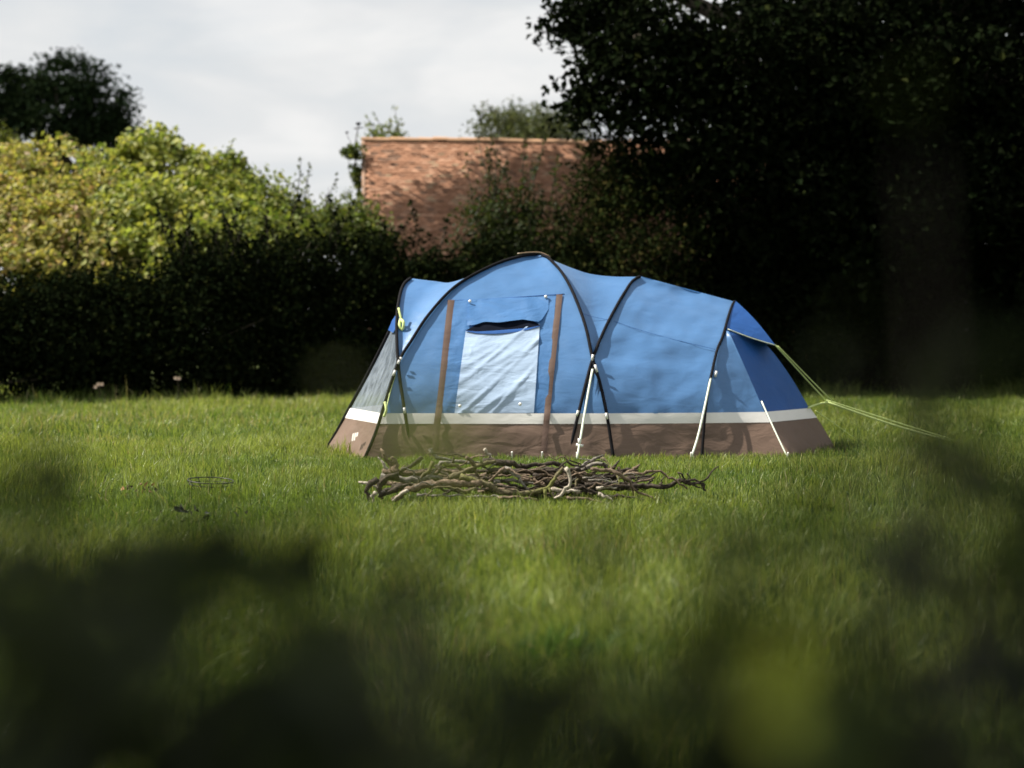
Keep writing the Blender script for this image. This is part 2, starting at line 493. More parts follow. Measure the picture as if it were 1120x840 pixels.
A_PX = (590, 279)
C1 = curve([(412, 472), (423, 436), (436, 397), (450, 374), (470, 344), (500, 313), (540, 291), (570, 281.5), A_PX], fd, 399)
C2 = curve([(663, 452), (656, 420), (648, 393), (640, 357), (627, 322), (615, 300), (605, 288.5), (598, 282), A_PX], fd, 671)
HL = curve([(443, 452), (438, 420), (435.5, 397), (434, 370), (434.5, 345), (438, 322), (443, 310.5), (451, 304.5)], fh, 451)
H1 = curve([(633, 452), (641, 420), (648.5, 393), (661, 362), (675, 335), (684, 320), (692, 308.5), (702, 302.5)], fh, 621)
H2 = curve([(771, 452), (776, 420), (784, 385), (790, 370), (797, 346), (801, 335), (804, 330)], f2, 767)
K = curve([(846, 470), (836, 450), (815, 402), (797, 362)], fk, 866, 50)
M = curve([(897, 463), (885, 446), (868, 417), (850, 391), (830, 367), (814, 344), (804, 330)], fm, 914, 60)
E = curve([(371, 470), (385, 444), (405, 407), (428, 361), (434, 340), (438, 322), (443, 310.5), (451, 304.5)], fm, 357, 80)
for c in (C1, C2, HL, H1, H2): c[-1, 1] = TY
Z_S, Z_B = 0.335, 0.43                     # top of skirt, top of white band

def at_z(c, z):
    z = np.atleast_1d(z)
    zz = np.maximum.accumulate(c[:, 2] + np.arange(len(c)) * 1e-7)
    return np.stack([np.interp(z, zz, c[:, k]) for k in range(3)], 1)

def zrows(z0, z1, n):
    t = np.sin(np.linspace(0, 1, n) * PI / 2)
    return z0 + (z1 - z0) * t

def wr(x, z, s, amp):
    return amp * (vnoise(x * s + z * s * .6 + 50, z * s * 1.6 - x * s * .3 + 50, 77) - .5)

def ruled(Ca, ra, Cb, rb, nu, nv, sag=0.02, wrinkle=0.03, even=False):
    za = np.linspace(*ra, nv) if even else zrows(*ra, nv)
    zb = np.linspace(*rb, nv) if even else zrows(*rb, nv)
    a, b = at_z(Ca, za), at_z(Cb, zb)
    u = np.linspace(0, 1, nu)[:, None, None]
    S = a[None] * (1 - u) + b[None] * u
    bump = 4 * u[..., 0] * (1 - u[..., 0])
    S[..., 1] += sag * bump + bump ** .5 * wr(S[..., 0], S[..., 2], 3.0, wrinkle) + bump ** .5 * wr(S[..., 0], S[..., 2], 9.0, wrinkle * .4)
    return S

def mirror(S):
    R = S.copy(); R[..., 1] = 2 * TY - R[..., 1]; return R

def comp(lower, upper, zc):
    """composite boundary: lower curve below zc, upper curve above"""
    return np.vstack([lower[lower[:, 2] < zc - 1e-4], upper[upper[:, 2] >= zc]])

ZC_L = PZ(436, 397, fd)[2]; ZC_R = PZ(648, 393, fd)[2]
zA = C1[-1, 2]; zHL = HL[-1, 2]; zH1 = H1[-1, 2]; zH2 = H2[-1, 2]; zK = K[-1, 2]
LB = comp(C2, H1, ZC_R)                    # left edge of right bay
LE = comp(C1, HL, ZC_L)                    # right edge of left end
KE = comp(K, H2, zK)                       # left edge of right end

tent = empty('tent', (0.55, TY, 0), 'large blue dome tent with brown skirt and white band standing on the lawn', 'tent')

def panel(name, patches, mat, th=0.0):
    mb = MB()
    for S in patches:
        V, F = grid(S); mb.add(V, F)
    return mb.build(name, mat, tent)

def both(S): return [S, mirror(S)]
# front face (window side) and back face of the dome
front = ruled(C1, (Z_B, zA), C2, (Z_B, zA), 60, 60, sag=0.03)
panel('front_wall', [front], M_BLUE)
panel('back_wall', [mirror(front)], M_BLUE)
def coons(Ca, ra, Cb, rb, ridge, nu, nv):
    S = ruled(Ca, ra, Cb, rb, nu, nv, sag=0.0, wrinkle=0.012)
    R = smooth_path(ridge, nu)
    corr = R[:, None] - S[:, -1][:, None]
    w = (np.linspace(0, 1, nv) ** 1.6)[None, :, None]
    S = S + corr * w
    u = np.linspace(0, 1, nu)[:, None]
    S[..., 1] += 0.05 * (4 * u * (1 - u)) * np.sin(np.linspace(0, 1, nv) * PI)[None]
    return S
rl = np.array([C1[-1], P(560, 291, TY), P(530, 303, TY), P(498, 310, TY), P(474, 307.5, TY), HL[-1]])
rr = np.array([C2[-1], P(606, 286, TY), P(622, 292.5, TY), P(643, 299.5, TY), P(668, 302.5, TY), H1[-1]])
vl = coons(C1, (ZC_L, zA), HL, (ZC_L, zHL), rl, 30, 36)
vr = coons(C2, (ZC_R, zA), H1, (ZC_R, zH1), rr, 30, 36)
panel('left_roof_panel', both(vl), M_BLUE)
panel('right_roof_panel', both(vr), M_BLUE)
bay = ruled(LB, (Z_B, zH1), H2, (Z_B, zH2), 46, 50, sag=0.015, wrinkle=.05)
panel('sleeping_bay', both(bay), M_BLUE)
le = ruled(E, (Z_B, zHL), LE, (Z_B, zHL), 20, 60, sag=0.0, wrinkle=0.01)
# the lower part of the left end is a clear window, the top is blue
kz = int(np.searchsorted(le[0, :, 2], P(430, 362, TY)[2]))
kz = max(3, min(kz, 56))
panel('end_window', both(le[:, :kz + 1]), M_CLEAR)
panel('end_hood', both(le[:, kz:]), M_BLUE)
ve = ruled(H2, (Z_B, zK), K, (Z_B, zK), 16, 30, sag=0.0, even=True)
panel('porch_side', [ve], M_BLUE); panel('porch_side', [mirror(ve)], M_BLUE)
re_ = ruled(KE, (Z_B, zH2), M, (Z_B, zH2), 26, 44, sag=0.0, wrinkle=0.03)
panel('porch_end', both(re_), M_BLUE_SHADE)

# skirt and band, following the foot of every wall
def belt(z0, z1, nv, off, wrinkle):
    out = []
    for Ca, Cb, nu in ((E, C1, 16), (C1, C2, 46), (C2, H2, 30), (H2, K, 16), (K, M, 20)):
        S = ruled(Ca, (z0, z1), Cb, (z0, z1), nu, nv, sag=0.0, wrinkle=wrinkle, even=True)
        # push outwards from the tent's long axis
        ctr = np.array([np.clip(S[..., 0].mean(), -1.0, 2.3), TY])
        d = S[..., :2] - ctr; d /= np.linalg.norm(d, axis=-1, keepdims=True)
        S[..., :2] += d * off
        out += both(S)
    return out
def skirt_flare(patches):
    for S in patches:
        t = np.clip(1 - S[..., 2] / Z_S, 0, 1)
        sgn = np.sign(TY - S[..., 1])
        S[..., 1] -= sgn * t * 0.05
        f = vnoise(S[..., 0] * 7 + 30, S[..., 2] * 1.5 + 40, 12) - .5
        S[..., 1] -= sgn * f * 0.03 * t * (np.abs(TY - S[..., 1]) > .3)
    return patches
panel('mud_skirt', skirt_flare(belt(-0.02, Z_S, 10, 0.004, 0.02)), M_SKIRT)
panel('trim_band', belt(Z_S - 0.002, Z_B + 0.004, 4, 0.010, 0.006), M_BAND)

# black pole sleeves, front and back legs of each pole in one piece
def pole(name, c, r=0.016, off=0.018, mat=None, span=None, back=True):
    c = c.copy()
    c = c[::2] if len(c) > 40 else c
    c[:, 1] -= off * np.clip((TY - c[:, 1]) * 2, 0, 1) + .05 * np.clip(1 - c[:, 2] / .6, 0, 1) * (np.abs(TY - c[:, 1]) > .3); c[:, 2] += off * .7 * np.clip(c[:, 2] * 3, 0, 1)
    mb = MB(); mb.tube(c, r, 8)
    if back: mb.tube(mirror(c), r, 8)
    return mb.build(name, mat or M_BLACK, tent)
pole('pole_sleeve', C1); pole('pole_sleeve', C2); pole('pole_sleeve', HL, .016); pole('pole_sleeve', H1, .016)
pole('pole_sleeve', H2, .014)
Elow = E[E[:, 2] < P(428, 361, TY)[2]]
pole('pole_sleeve', Elow - np.array([0.012, 0, 0]), .016, back=False)
# the bare fibreglass tip showing over the apex
mb = MB(); mb.tube(smooth_path([P(566, 277.5, TY - .06), P(580, 276, TY - .04), P(592, 276.5, TY - .03), P(602, 281, TY - .05)], 10), .008, 6)
mb.build('bare_pole', M_POLE, tent)

# ---- window / door on the front wall
CA, CB = at_z(C1, zrows(Z_B, zA, 200)), at_z(C2, zrows(Z_B, zA, 200))
def Fp(px, py, off=0.0):
    """point on the front wall seen at px, py, lifted off the cloth by off metres"""
    Y = 19.6
    for _ in range(25):
        q = P(px, py, Y)
        z = max(q[2], 0.0)
        a, b = at_z(C1, z)[0], at_z(C2, z)[0]
        u = np.clip((q[0] - a[0]) / (b[0] - a[0] + 1e-9), 0, 1)
        Yn = a[1] * (1 - u) + b[1] * u + (0.03 * 4 * u * (1 - u) if z > Z_B else -0.05 * np.clip(1 - z / Z_S, 0, 1))
        Y = .5 * Y + .5 * Yn
    return P(px, py, Y - off)
def quad_patch(tl, tr, bl, br, nu, nv, off, disp=None):
    S = np.zeros((nu, nv, 3))
    for i in range(nu):
        for j in range(nv):
            u, v = i / (nu - 1), j / (nv - 1)
            t = np.array(tl) * (1 - u) + np.array(tr) * u; b = np.array(bl) * (1 - u) + np.array(br) * u
            q = b * (1 - v) + t * v
            S[i, j] = Fp(q[0], q[1], off + (disp(u, v) if disp else 0))
    return S
def creases(u, v):
    d = 0.0
    for (a, ph, k, w) in ((.7, .05, .6, .02), (.62, .42, .6, .02), (.55, .72, .5, .022), (.9, .25, 1.0, .03), (.75, .62, .8, .025), (1.05, -.12, .7, .03), (.35, .1, .5, .03), (.45, .55, .6, .035), (.3, .8, .4, .03)):
        dist = v - a * u - ph + a * .35
        d += k * math.exp(-(dist / w) ** 2) * (0.4 + .6 * math.sin(3.1 * u + ph * 5) ** 2)
    return 0.014 * d + 0.012 * (float(vnoise(np.array([u * 3 + v * 2.0]), np.array([v * 7 - u * 4.0]), 91)[0]) - .5)
door = panel('door_panel', [quad_patch((497, 328), (608, 323.5), (483, 452), (598, 451.5), 36, 40, .012, lambda u, v: creases(v * .5 + .1, u) * .5 + .004)], M_FLAP)
win = panel('window', [quad_patch((509.5, 361), (590.5, 354), (497, 452), (584, 451.5), 44, 48, .026, creases)], M_PANE)
def lens(top, bot, off):
    S = np.zeros((len(top), 6, 3))
    for i, (t, b) in enumerate(zip(top, bot)):
        for j in range(6):
            v = j / 5; S[i, j] = Fp(t[0] * v + b[0] * (1 - v), t[1] * v + b[1] * (1 - v), off(i / (len(top) - 1), v))
    return S
xs = np.linspace(509, 591, 22)
ty = np.interp(xs, [509, 520, 530, 545, 556, 572, 583, 591], [361.5, 355.5, 351.5, 352.5, 351, 349, 351, 355.5])
by = np.interp(xs, [509, 522, 540, 560, 578, 591], [362, 363, 362, 360.5, 359, 356.5])
panel('window_vent', [lens(list(zip(xs, ty)), list(zip(xs, by)), lambda u, v: .036)], M_GAP)
by2 = by + 3.2 * np.clip(np.sin((xs - 509) / 82 * PI), 0, 1)
panel('vent_lining', [lens(list(zip(xs, by - .4)), list(zip(xs, by2)), lambda u, v: .038)], M_BLUE_SHADE)
# rolled-down flap above the vent: it hangs proud of the cloth
xs2 = np.linspace(511, 600, 26)
tt = np.interp(xs2, [511, 600], [328.5, 324])
bb = np.interp(xs2, [511, 520, 530, 545, 556, 572, 583, 591, 600], [356, 355, 351.7, 352.7, 351.2, 349.2, 351, 352, 338])
S = np.zeros((26, 12, 3))
for i in range(26):
    for j in range(12):
        v = j / 11; u = i / 25
        o = .03 + .05 * (1 - v) ** 1.5 * math.sin(PI * min(max(u, .02), .98)) + .012 * math.sin(u * 17 + v * 3) * (1 if u > .7 or u < .15 else .25)
        S[i, j] = Fp(xs2[i], tt[i] * v + bb[i] * (1 - v), o)
panel('window_flap', [S], M_FLAP)
# brown storm strips either side of the door
def strip(pts, w, off):
    pts = smooth_path(np.array(pts, float), 30)
    S = np.zeros((5, len(pts), 3))
    for i in range(5):
        for j, (x, y) in enumerate(pts):
            S[i, j] = Fp(x + (i / 4 - .5) * w, y, off + .022 * min(max((y - 445) / 8, 0), 1) + .003 * math.sin(PI * i / 4) + .003 * math.sin(j * .9))
    return S
panel('storm_strip', [strip([(476, 494), (477.5, 468), (483, 425), (488.5, 372), (493.5, 328)], 7.2, .015)], M_STRIP)
panel('storm_strip', [strip([(595, 495), (597, 470), (601, 425), (606.5, 372), (612, 322)], 6.8, .015)], M_STRIP)
# fine seam above the door and across the bay
def seamline(pts, r=.004):
    mb = MB(); mb.tube(smooth_path(pts, 30), r, 6); return mb.build('seam', M_BLUE_SHADE, tent)
seamline([Fp(489, 329, .008), Fp(550, 326, .008), Fp(617, 321.5, .008)])
def on_patch(Sx, px, py, off=.01):
    # nearest patch point to the view ray
    flat = Sx.reshape(-1, 3)
    pr = np.array([P(px, py, q[1]) for q in flat]); k = np.argmin(np.sum((pr - flat) ** 2, 1))
    return P(px, py, flat[k, 1] - off)
seamline([on_patch(bay, 671, 351, .008), on_patch(bay, 700, 361, .008), on_patch(bay, 740, 372, .008), on_patch(bay, 782, 382, .008)], .0018)
seamline([on_patch(vr, 637, 343, .01), on_patch(vr, 651, 347, .01), on_patch(vr, 666, 350, .01)], .0018)

# ---- canopy over the porch
tip = P(848, 377.5, TY - .35); root_f = P(796, 360, f2(P(796, 360, 20)[2]) - .02); top_ = H2[-1] + [0, 0, .012]
def canopy():
    n = 16; S = np.zeros((n, n, 3))
    arc = at_z(H2, np.linspace(root_f[2], zH2, n)) + [0.0, -.015, .012]
    for i in range(n):
        for j in range(n):
            v = j / (n - 1)
            edge = root_f * (1 - i / (n - 1)) + top_ * (i / (n - 1))
            S[i, j] = arc[i] * (1 - v) + tip * v
            S[i, j] += np.array([0, 0, .03 * math.sin(PI * v) * i / (n - 1)])
    return S
cS = canopy()
tb = mirror(tip[None])[0]
S2 = np.stack([np.linspace(top_, tip, 10), np.linspace(top_, tb, 10)])
S2 = np.stack([S2[0] * (1 - k) + S2[1] * k for k in np.linspace(0, 1, 6)])
panel('porch_canopy', [cS, S2, mirror(cS)], M_BLUE_SHADE)
mb = MB(); mb.tube(smooth_path([root_f - [0, .02, 0], (root_f + tip) / 2 + [0, -.02, -.01], tip], 14), .006, 6); mb.build('canopy_edge', M_WEB, tent)
# small blue hood flap on the left end
S = np.array([[P(424.5, 361, 20.35), P(429, 350, 20.2), P(434, 343, 20.1)], [P(430, 364, 20.0), P(433.5, 357, 19.95), P(436, 350, 19.95)]])
S = np.stack([S[0] * (1 - k) + S[1] * k for k in np.linspace(0, 1, 5)])
panel('hood_flap', [S], M_BLUE_SHADE)

# ---- guy ropes, straps, pegs, clips
def rope(name, pts, r, mat, n=None):
    mb = MB(); mb.tube(smooth_path(pts, n or 12), r, 6); return mb.build(name, mat, tent)
peg_r = G(1047, 21.3, 0.03)
knot = P(905, 440, 20.9)
rope('guy_rope', [tip, knot + [0, 0, .0]], .0075, M_ROPE)
rope('guy_rope', [tip + [.03, .02, -.01], knot + [.05, .0, .01]], .006, M_ROPE)
rope('guy_rope', [P(884, 446, TY - .1), P(895, 442, TY + .1), knot], .010, M_ROPE)
rope('guy_rope', [knot, (knot + peg_r) / 2 + [0, 0, -.02], peg_r], .011, M_ROPE)
rope('guy_rope', [knot + [0, .06, .02], (knot + peg_r) / 2 + [0, .1, .02], peg_r + [0, .02, .02]], .0075, M_ROPE)
rope('guy_rope', [P(892, 449, 21.4), P(912, 463, 21.6), G(938, 21.9, .03)], .0045, M_ROPE)
def strap(pts, r=.011):
    rope('guy_strap', pts, r, M_WEB)
s1 = [P(648, 404, fd(.86) - .08), P(641.5, 440, 19.2), P(634, 485, 18.95), G(631, 18.85, .02)]
strap(s1)
mb = MB(); mb.box(P(634, 487, 18.95), (.034, .012, .012), np.array(Matrix.Rotation(.15, 3, 'Y'))); mb.box(P(633.5, 483, 18.95), (.012, .014, .03)); mb.build('strap_adjuster', M_WHITE, tent)
strap([P(783, 386, 19.9), P(775, 425, 19.5), P(764, 475, 19.2), G(756, 19.0, .02)])
strap([P(833, 439, 19.42), P(847, 470, 19.2), G(862, 19.0, .02)], .008)
# bunched lime cord on the left hoop
mb = MB()
mb.tube(smooth_path([P(436, 337, 19.95), P(438, 346, 19.9), P(440, 352, 19.88)], 8), .012, 6)
mb.tube(smooth_path([P(438, 349, 19.9), P(441.5, 353, 19.85), P(440, 361, 19.85), P(437, 357, 19.86), P(438, 350, 19.9)], 12), .016, 6)
mb.build('rope_hank', M_ROPE, tent)
rope('guy_rope', [P(434, 405, 19.5), P(427, 428, 19.35), P(421, 455, 19.22)], .006, M_ROPE)
rope('guy_rope', [P(421, 440, 19.24), P(422.5, 448, 19.2), P(420, 456, 19.2)], .014, M_ROPE)
def on_pole(px, py, off=.065):
    return PZ(px, py, lambda z: fd(z) - off - .045 * min(max(1 - z / .6, 0), 1))
def clip(px, py, Y, ang, h=.05, w=.011):
    mb = MB(); mb.box(on_pole(px, py) if px < 700 else P(px, py, Y - .07), (w, .008, h), np.array(Matrix.Rotation(ang, 3, 'Y'))); mb.build('pole_clip', M_WHITE, tent)
for px, py, Y, ang, h in ((648, 391, 19.74, .2, .03), (652, 403, 19.72, -.3, .038), (631.5, 452, 19.42, .3, .028), (663.5, 455, 19.4, -.2, .03),
                          (436, 396, 19.72, .4, .02), (431, 408, 19.66, .4, .03), (442.5, 449, 19.3, -.1, .028), (783, 409, 19.72, .25, .03),
                          (438.5, 392, 19.7, 0, .012)):
    clip(px, py, Y, ang, h)
for px, py in ((514, 329.5), (597, 324.5), (503, 444), (569, 442)):
    mb = MB(); q = Fp(px, py, .05); mb.tube(np.array([q, q - [0, .012, 0]]), .017, 8); mb.build('toggle', M_WHITE, tent)
# black webbing joining the crossed poles above the strap
mb = MB()
tri = [on_pole(649, 398, .05), on_pole(641, 421, .05), on_pole(657, 419, .05), on_pole(650, 408, .05)]
mb.add(np.vstack([tri, np.array(tri) + [0, .01, 0]]), [(0, 1, 3), (0, 3, 2), (4, 7, 5), (4, 6, 7)]); mb.build('pole_webbing', M_BLACK, tent, smooth=False)
for px in (560, 593, 631, 756, 862):
    mb = MB(); b = G(px, 19.0 if px > 600 else 19.12, 0); mb.tube(np.array([b + [0, 0, -.05], b + [0, -.0, .05], b + [.0, -.03, .07]]), .009, 6); mb.build('peg', M_WHITE, tent)
# maker's patch on the left skirt: small pale printed mark
def patch_left():
    q = [P(389.5, 473, 19.55), P(396, 471.5, 19.45), P(394, 481, 19.4), P(388, 483, 19.5)]
    c = np.mean(q, 0)
    mb = MB()
    n = np.array([-.03, -.03, .0])
    for k in range(3):
        x0, x1 = k * .36, k * .36 + .26
        a = q[0] * (1 - x0) + q[1] * x0; b = q[0] * (1 - x1) + q[1] * x1
        d = q[3] * (1 - x0) + q[2] * x0; e = q[3] * (1 - x1) + q[2] * x1
        top_k = .1; bot_k = (.95, .95, .6)[k]
        pts = [a * (1 - top_k) + d * top_k, b * (1 - top_k) + e * top_k, b * (1 - bot_k) + e * bot_k, a * (1 - bot_k) + d * bot_k]
        mb.add(np.array(pts) + n, [(0, 1, 2, 3)])
    mb.build('printed_mark', mat_plain('print_grey', (.5, .48, .45), .7, .1), tent, smooth=False)
patch_left()

# ================================================================== BRUSHWOOD HEAP
def stick(pix, r, mat, label, Y, dY=0.0, forks=(), rough=.15, taper=.5, group='dead branches in the brushwood heap', name='dead_branch'):
    """pix: photo points of the stick, r: radius in photo pixels at its thick end (first point)"""
    def path(pp, Y0, d):
        m = len(pp); Ys = np.linspace(Y0, Y0 + d, m)
        q = np.array([P(x, y, yy) for (x, y), yy in zip(pp, Ys)])
        L = np.sum(np.linalg.norm(np.diff(q, axis=0), axis=1)); n = max(8, int(L / .03))
        s = smooth_path(q, n)
        s[1:-1] += rng.normal(0, .0055, (n - 2, 3))
        return s
    base = path(pix, Y, dY)
    root_loc = base[len(base) // 2].copy(); root_loc[2] = max(0, base[:, 2].min())
    mb = MB(); n = len(base); R = r * Y / FPX * .92
    rad = R * np.linspace(1, taper, n) * (1 + .12 * np.sin(np.linspace(0, 9, n) + rng.uniform(0, 6)))
    rad[-1] *= .75
    for b in range(int(len(base) / 9)):            # broken side spurs
        i = rng.integers(2, len(base) - 2); d = rand_dirs(1)[0]; d[1] *= .5; d[2] = abs(d[2]) * .7
        L = rng.uniform(.03, .11)
        mb.tube(smooth_path([base[i], base[i] + d * L * .5 + rng.normal(0, .006, 3), base[i] + d * L], 5), rad[i] * np.linspace(.45, .16, 5), 5, .1)
    mb.tube(base, rad, 9, rough)
    for f in forks:
        fp, fr = f[0], f[1]; fy = f[2] if len(f) > 2 else Y
        q = path(fp, fy, (f[3] if len(f) > 3 else 0))
        mb.tube(q, fr * Y / FPX * np.linspace(1, .5, len(q)), 7, rough)
    if min(v[:, 2].min() for v in mb.V) < -.05:
        mb.V = [np.where(np.arange(3) == 2, np.maximum(v, -.04), v) for v in mb.V]
    V = np.vstack(mb.V); o = build(name, V - root_loc, mb.F, M_DEAD[mat])
    o.location = tuple(root_loc)
    return tag(o, label, 'branch', group)
BR, MO, DK, PA, GR = range(5)
stick([(528, 505), (549, 506), (570, 509), (589, 508), (601, 507), (613, 509), (622, 513)], 4.2, DK, 'thick dark log bridging the top middle of the heap', 14.3, .1)
stick([(530, 491), (535, 498), (541, 505)], 2.4, PA, 'short pale stub sticking up left of the heap centre', 14.35, .05, name='broken_branch')
stick([(552, 512), (565, 521), (572, 530), (580, 539)], 2.8, GR, 'straight grey stick slanting down right below the dark log', 14.12)
stick([(503, 521), (520, 526), (532, 530), (545, 537), (557, 540), (579, 539), (595, 536), (601, 531), (616, 511)], 4.2, MO, 'long mossy bough curving along the front of the heap', 14.05, .06,
      forks=[([(596, 535), (597, 545), (597, 556)], 2.0, 14.08), ([(600, 534), (606, 545)], 1.6, 14.08)], taper=.5)
stick([(619, 511), (623, 520), (623.5, 529), (621, 534), (614, 540), (606, 545)], 2.3, PA, 'bare white crescent shaped branch in the middle of the heap', 14.04, taper=.7)
stick([(570, 524), (585, 522), (606, 519), (614, 515)], 2.6, BR, 'tan stick lying level just behind the white crescent branch', 14.25)
stick([(540, 526), (563, 526), (588, 531)], 2.6, GR, 'grey stick lying level behind the slanting straight stick', 14.3)
stick([(580, 525), (590, 528), (600, 535)], 2.2, BR, 'short brown stick ending at the fork of the mossy bough', 14.2)
stick([(618, 518), (632, 512), (645, 505), (660, 498)], 2.7, GR, 'bare stick pointing up right above the heap middle', 14.25)
stick([(602, 536), (617, 536), (634, 537)], 3.0, PA, 'pale peeled stick lying low behind the white crescent', 14.15)
stick([(620, 544), (645, 547), (664, 550)], 2.0, BR, 'thin brown stick on the grass at the heap front', 13.95)
stick([(433, 516), (427, 508), (420, 499), (416, 491)], 3.4, BR, 'splintered upright stub at the left end of the heap', 14.3,
      forks=[([(434, 517), (432, 508), (428, 500)], 4.2, 14.28)], rough=.22)
stick([(424, 513), (418, 506), (414, 500)], 2.0, PA, 'bleached splinter leaning beside the upright left stub', 14.2)
stick([(418, 516), (440, 517), (460, 517), (484, 516), (506, 516)], 3.8, BR, 'weathered log along the top left of the heap', 14.35)
stick([(416, 521), (442, 524), (457, 525), (475, 521), (485, 524), (493, 529)], 4.4, GR, 'thick grey log below the top left weathered log', 14.2)
stick([(527, 528), (502, 529), (482, 529), (457, 532), (440, 540), (429, 547)], 4.4, BR, 'heavy log with a pale split end resting on grass', 14.05, -.05, taper=.85)
stick([(446, 536), (438, 541.5), (429, 548)], 2.4, PA, 'flat pale split of wood at the left front', 13.97)
stick([(521, 534), (507, 537), (496, 533), (471, 537), (465, 546)], 1.6, MO, 'crooked mossy twig hanging in front of the left logs', 13.98)
stick([(470, 491), (474, 497), (485, 502), (496, 506)], 2.7, GR, 'hooked pale branch rising against the tent skirt', 14.5)
stick([(480, 511), (484, 506), (515, 506), (526, 507)], 2.7, GR, 'bent grey branch just below the hooked pale branch', 14.4)
stick([(492, 523), (510, 515), (525, 509), (533, 505), (543, 504)], 3.8, MO, 'mossy bough slanting up from the left logs', 14.15)
stick([(423, 541), (414, 535), (404, 530), (392, 527)], 2.3, PA, 'pale root tip poking out at the far left end', 14.15)
stick([(413, 524), (404, 531), (402, 540), (404, 549)], 3.4, DK, 'dark gnarled root reaching down at the far left', 14.1, rough=.22)
stick([(436, 520), (420, 524), (415, 533), (418, 546)], 4.6, DK, 'black stump root under the left logs', 14.15, rough=.25)
stick([(440, 532), (427, 538), (414, 544)], 4.0, DK, 'short black root end touching the grass on the left', 14.1, rough=.25)
stick([(411, 538), (407, 544), (409, 551)], 2.6, PA, 'whitish split root foot at the far left', 14.05, rough=.2)
stick([(646, 513), (670, 516), (682, 521), (689, 527), (692, 535), (705, 541), (717, 547)], 2.4, BR, 'wavy brown branch drooping to the grass right of centre', 14.05)
stick([(682, 519), (700, 518), (717, 515), (730, 521), (740, 527), (752, 535)], 2.0, BR, 'thin arched branch over the right part of the heap', 14.15)
stick([(684, 523), (705, 521), (719, 516)], 1.5, DK, 'thin dark stick running under the arched branch', 14.25)
stick([(640, 531), (691, 531), (710, 532), (727, 532), (742, 526), (752, 529), (768, 529)], 3.2, DK, 'long dark forked branch whose twigs end the heap right', 14.2, .0,
      forks=[([(742, 525), (755, 525), (770, 525), (779, 517), (786, 510)], 1.5, 14.2), ([(741, 517), (750, 524), (752, 528)], 1.3, 14.2), ([(768, 529), (771, 537)], 2.0, 14.2),
             ([(728, 531), (722, 528), (727, 521)], 1.2, 14.2), ([(752, 529), (765, 533), (768, 535)], 1.1, 14.2), ([(752, 518), (753, 528)], 1.0, 14.2)], taper=.6)
stick([(668, 516), (672, 510), (677, 504)], 2.4, DK, 'stubby dark stick end pointing up, left of its twin', 14.3)
stick([(686, 518), (693, 513), (700, 508)], 2.9, BR, 'stubby cut stick end pointing up right', 14.35)
stick([(708, 531), (712, 526), (716, 521)], 1.8, DK, 'small dark spur standing on the long forked branch', 14.22)
stick([(655, 540), (662, 543), (670, 548)], 2.1, PA, 'short white chip slanting into the grass', 13.98)
stick([(652, 534), (662, 533), (675, 533.5)], 2.0, PA, 'short pale stick lying level above the white chip', 14.1)
stick([(636, 514), (648, 508), (656, 507), (665, 510)], 3.3, GR, 'knobbly grey branch end with a bleached top', 14.3)
stick([(660, 523), (675, 519), (690, 513)], 3.6, DK, 'thick dark branch behind the two stubby ends', 14.4)
stick([(456, 541), (490, 542), (530, 543), (565, 545)], 1.6, GR, 'long thin twig resting low along the front grass', 14.0)
stick([(545, 545), (562, 544), (590, 548)], 1.8, BR, 'small brown stick half sunk in the front grass', 13.95)
for k in range(34):
    x0 = rng.uniform(418, 640); L = rng.uniform(55, 130); y0 = rng.uniform(517, 543)
    x1 = min(x0 + L, 715)
    yy = y0 + rng.normal(0, 5, 4); yy = np.clip(yy, 515, 546)
    Yk = rng.uniform(14.25, 14.75)
    stick(list(zip(np.linspace(x0, x1, 4), yy)), rng.uniform(1.6, 3.8), int(rng.choice([DK, DK, DK, BR])), 'dead stick buried inside the brushwood heap behind the front branches', Yk, rng.uniform(-.2, .2))

for k in range(12):
    x0 = rng.uniform(440, 680); y0 = rng.uniform(500, 512); L = rng.uniform(18, 60) * rng.choice([-1, 1]); n_ = 5
    xx = x0 + np.linspace(0, L, n_) + rng.normal(0, 2.5, n_); yy = y0 + np.linspace(0, rng.uniform(22, 36), n_) + rng.normal(0, 1.5, n_)
    stick(list(zip(xx, np.clip(yy, 496, 546))), rng.uniform(1.5, 2.6), int(rng.choice([DK, BR, GR, MO])), 'dead stick lying crosswise through the brushwood heap', rng.uniform(14.05, 14.4), rng.uniform(-.2, .1), group='crosswise sticks in the brushwood heap')
for k in range(22):
    x0 = rng.uniform(470, 650); y0 = rng.uniform(503, 540); L = rng.uniform(25, 65) * rng.choice([-1, 1]); a = rng.normal(0, .45)
    n_ = 5; xx = x0 + np.linspace(0, L, n_); yy = np.clip(y0 + np.linspace(0, abs(L) * math.sin(a), n_) + rng.normal(0, 2.2, n_), 497, 548)
    stick(list(zip(xx, yy)), rng.uniform(.8, 1.5), int(rng.choice([DK, BR, GR, BR])), 'thin twig tangled among the branches of the brushwood heap', rng.uniform(14.0, 14.5), rng.uniform(-.15, .15), group='thin twigs in the brushwood heap', name='twig')

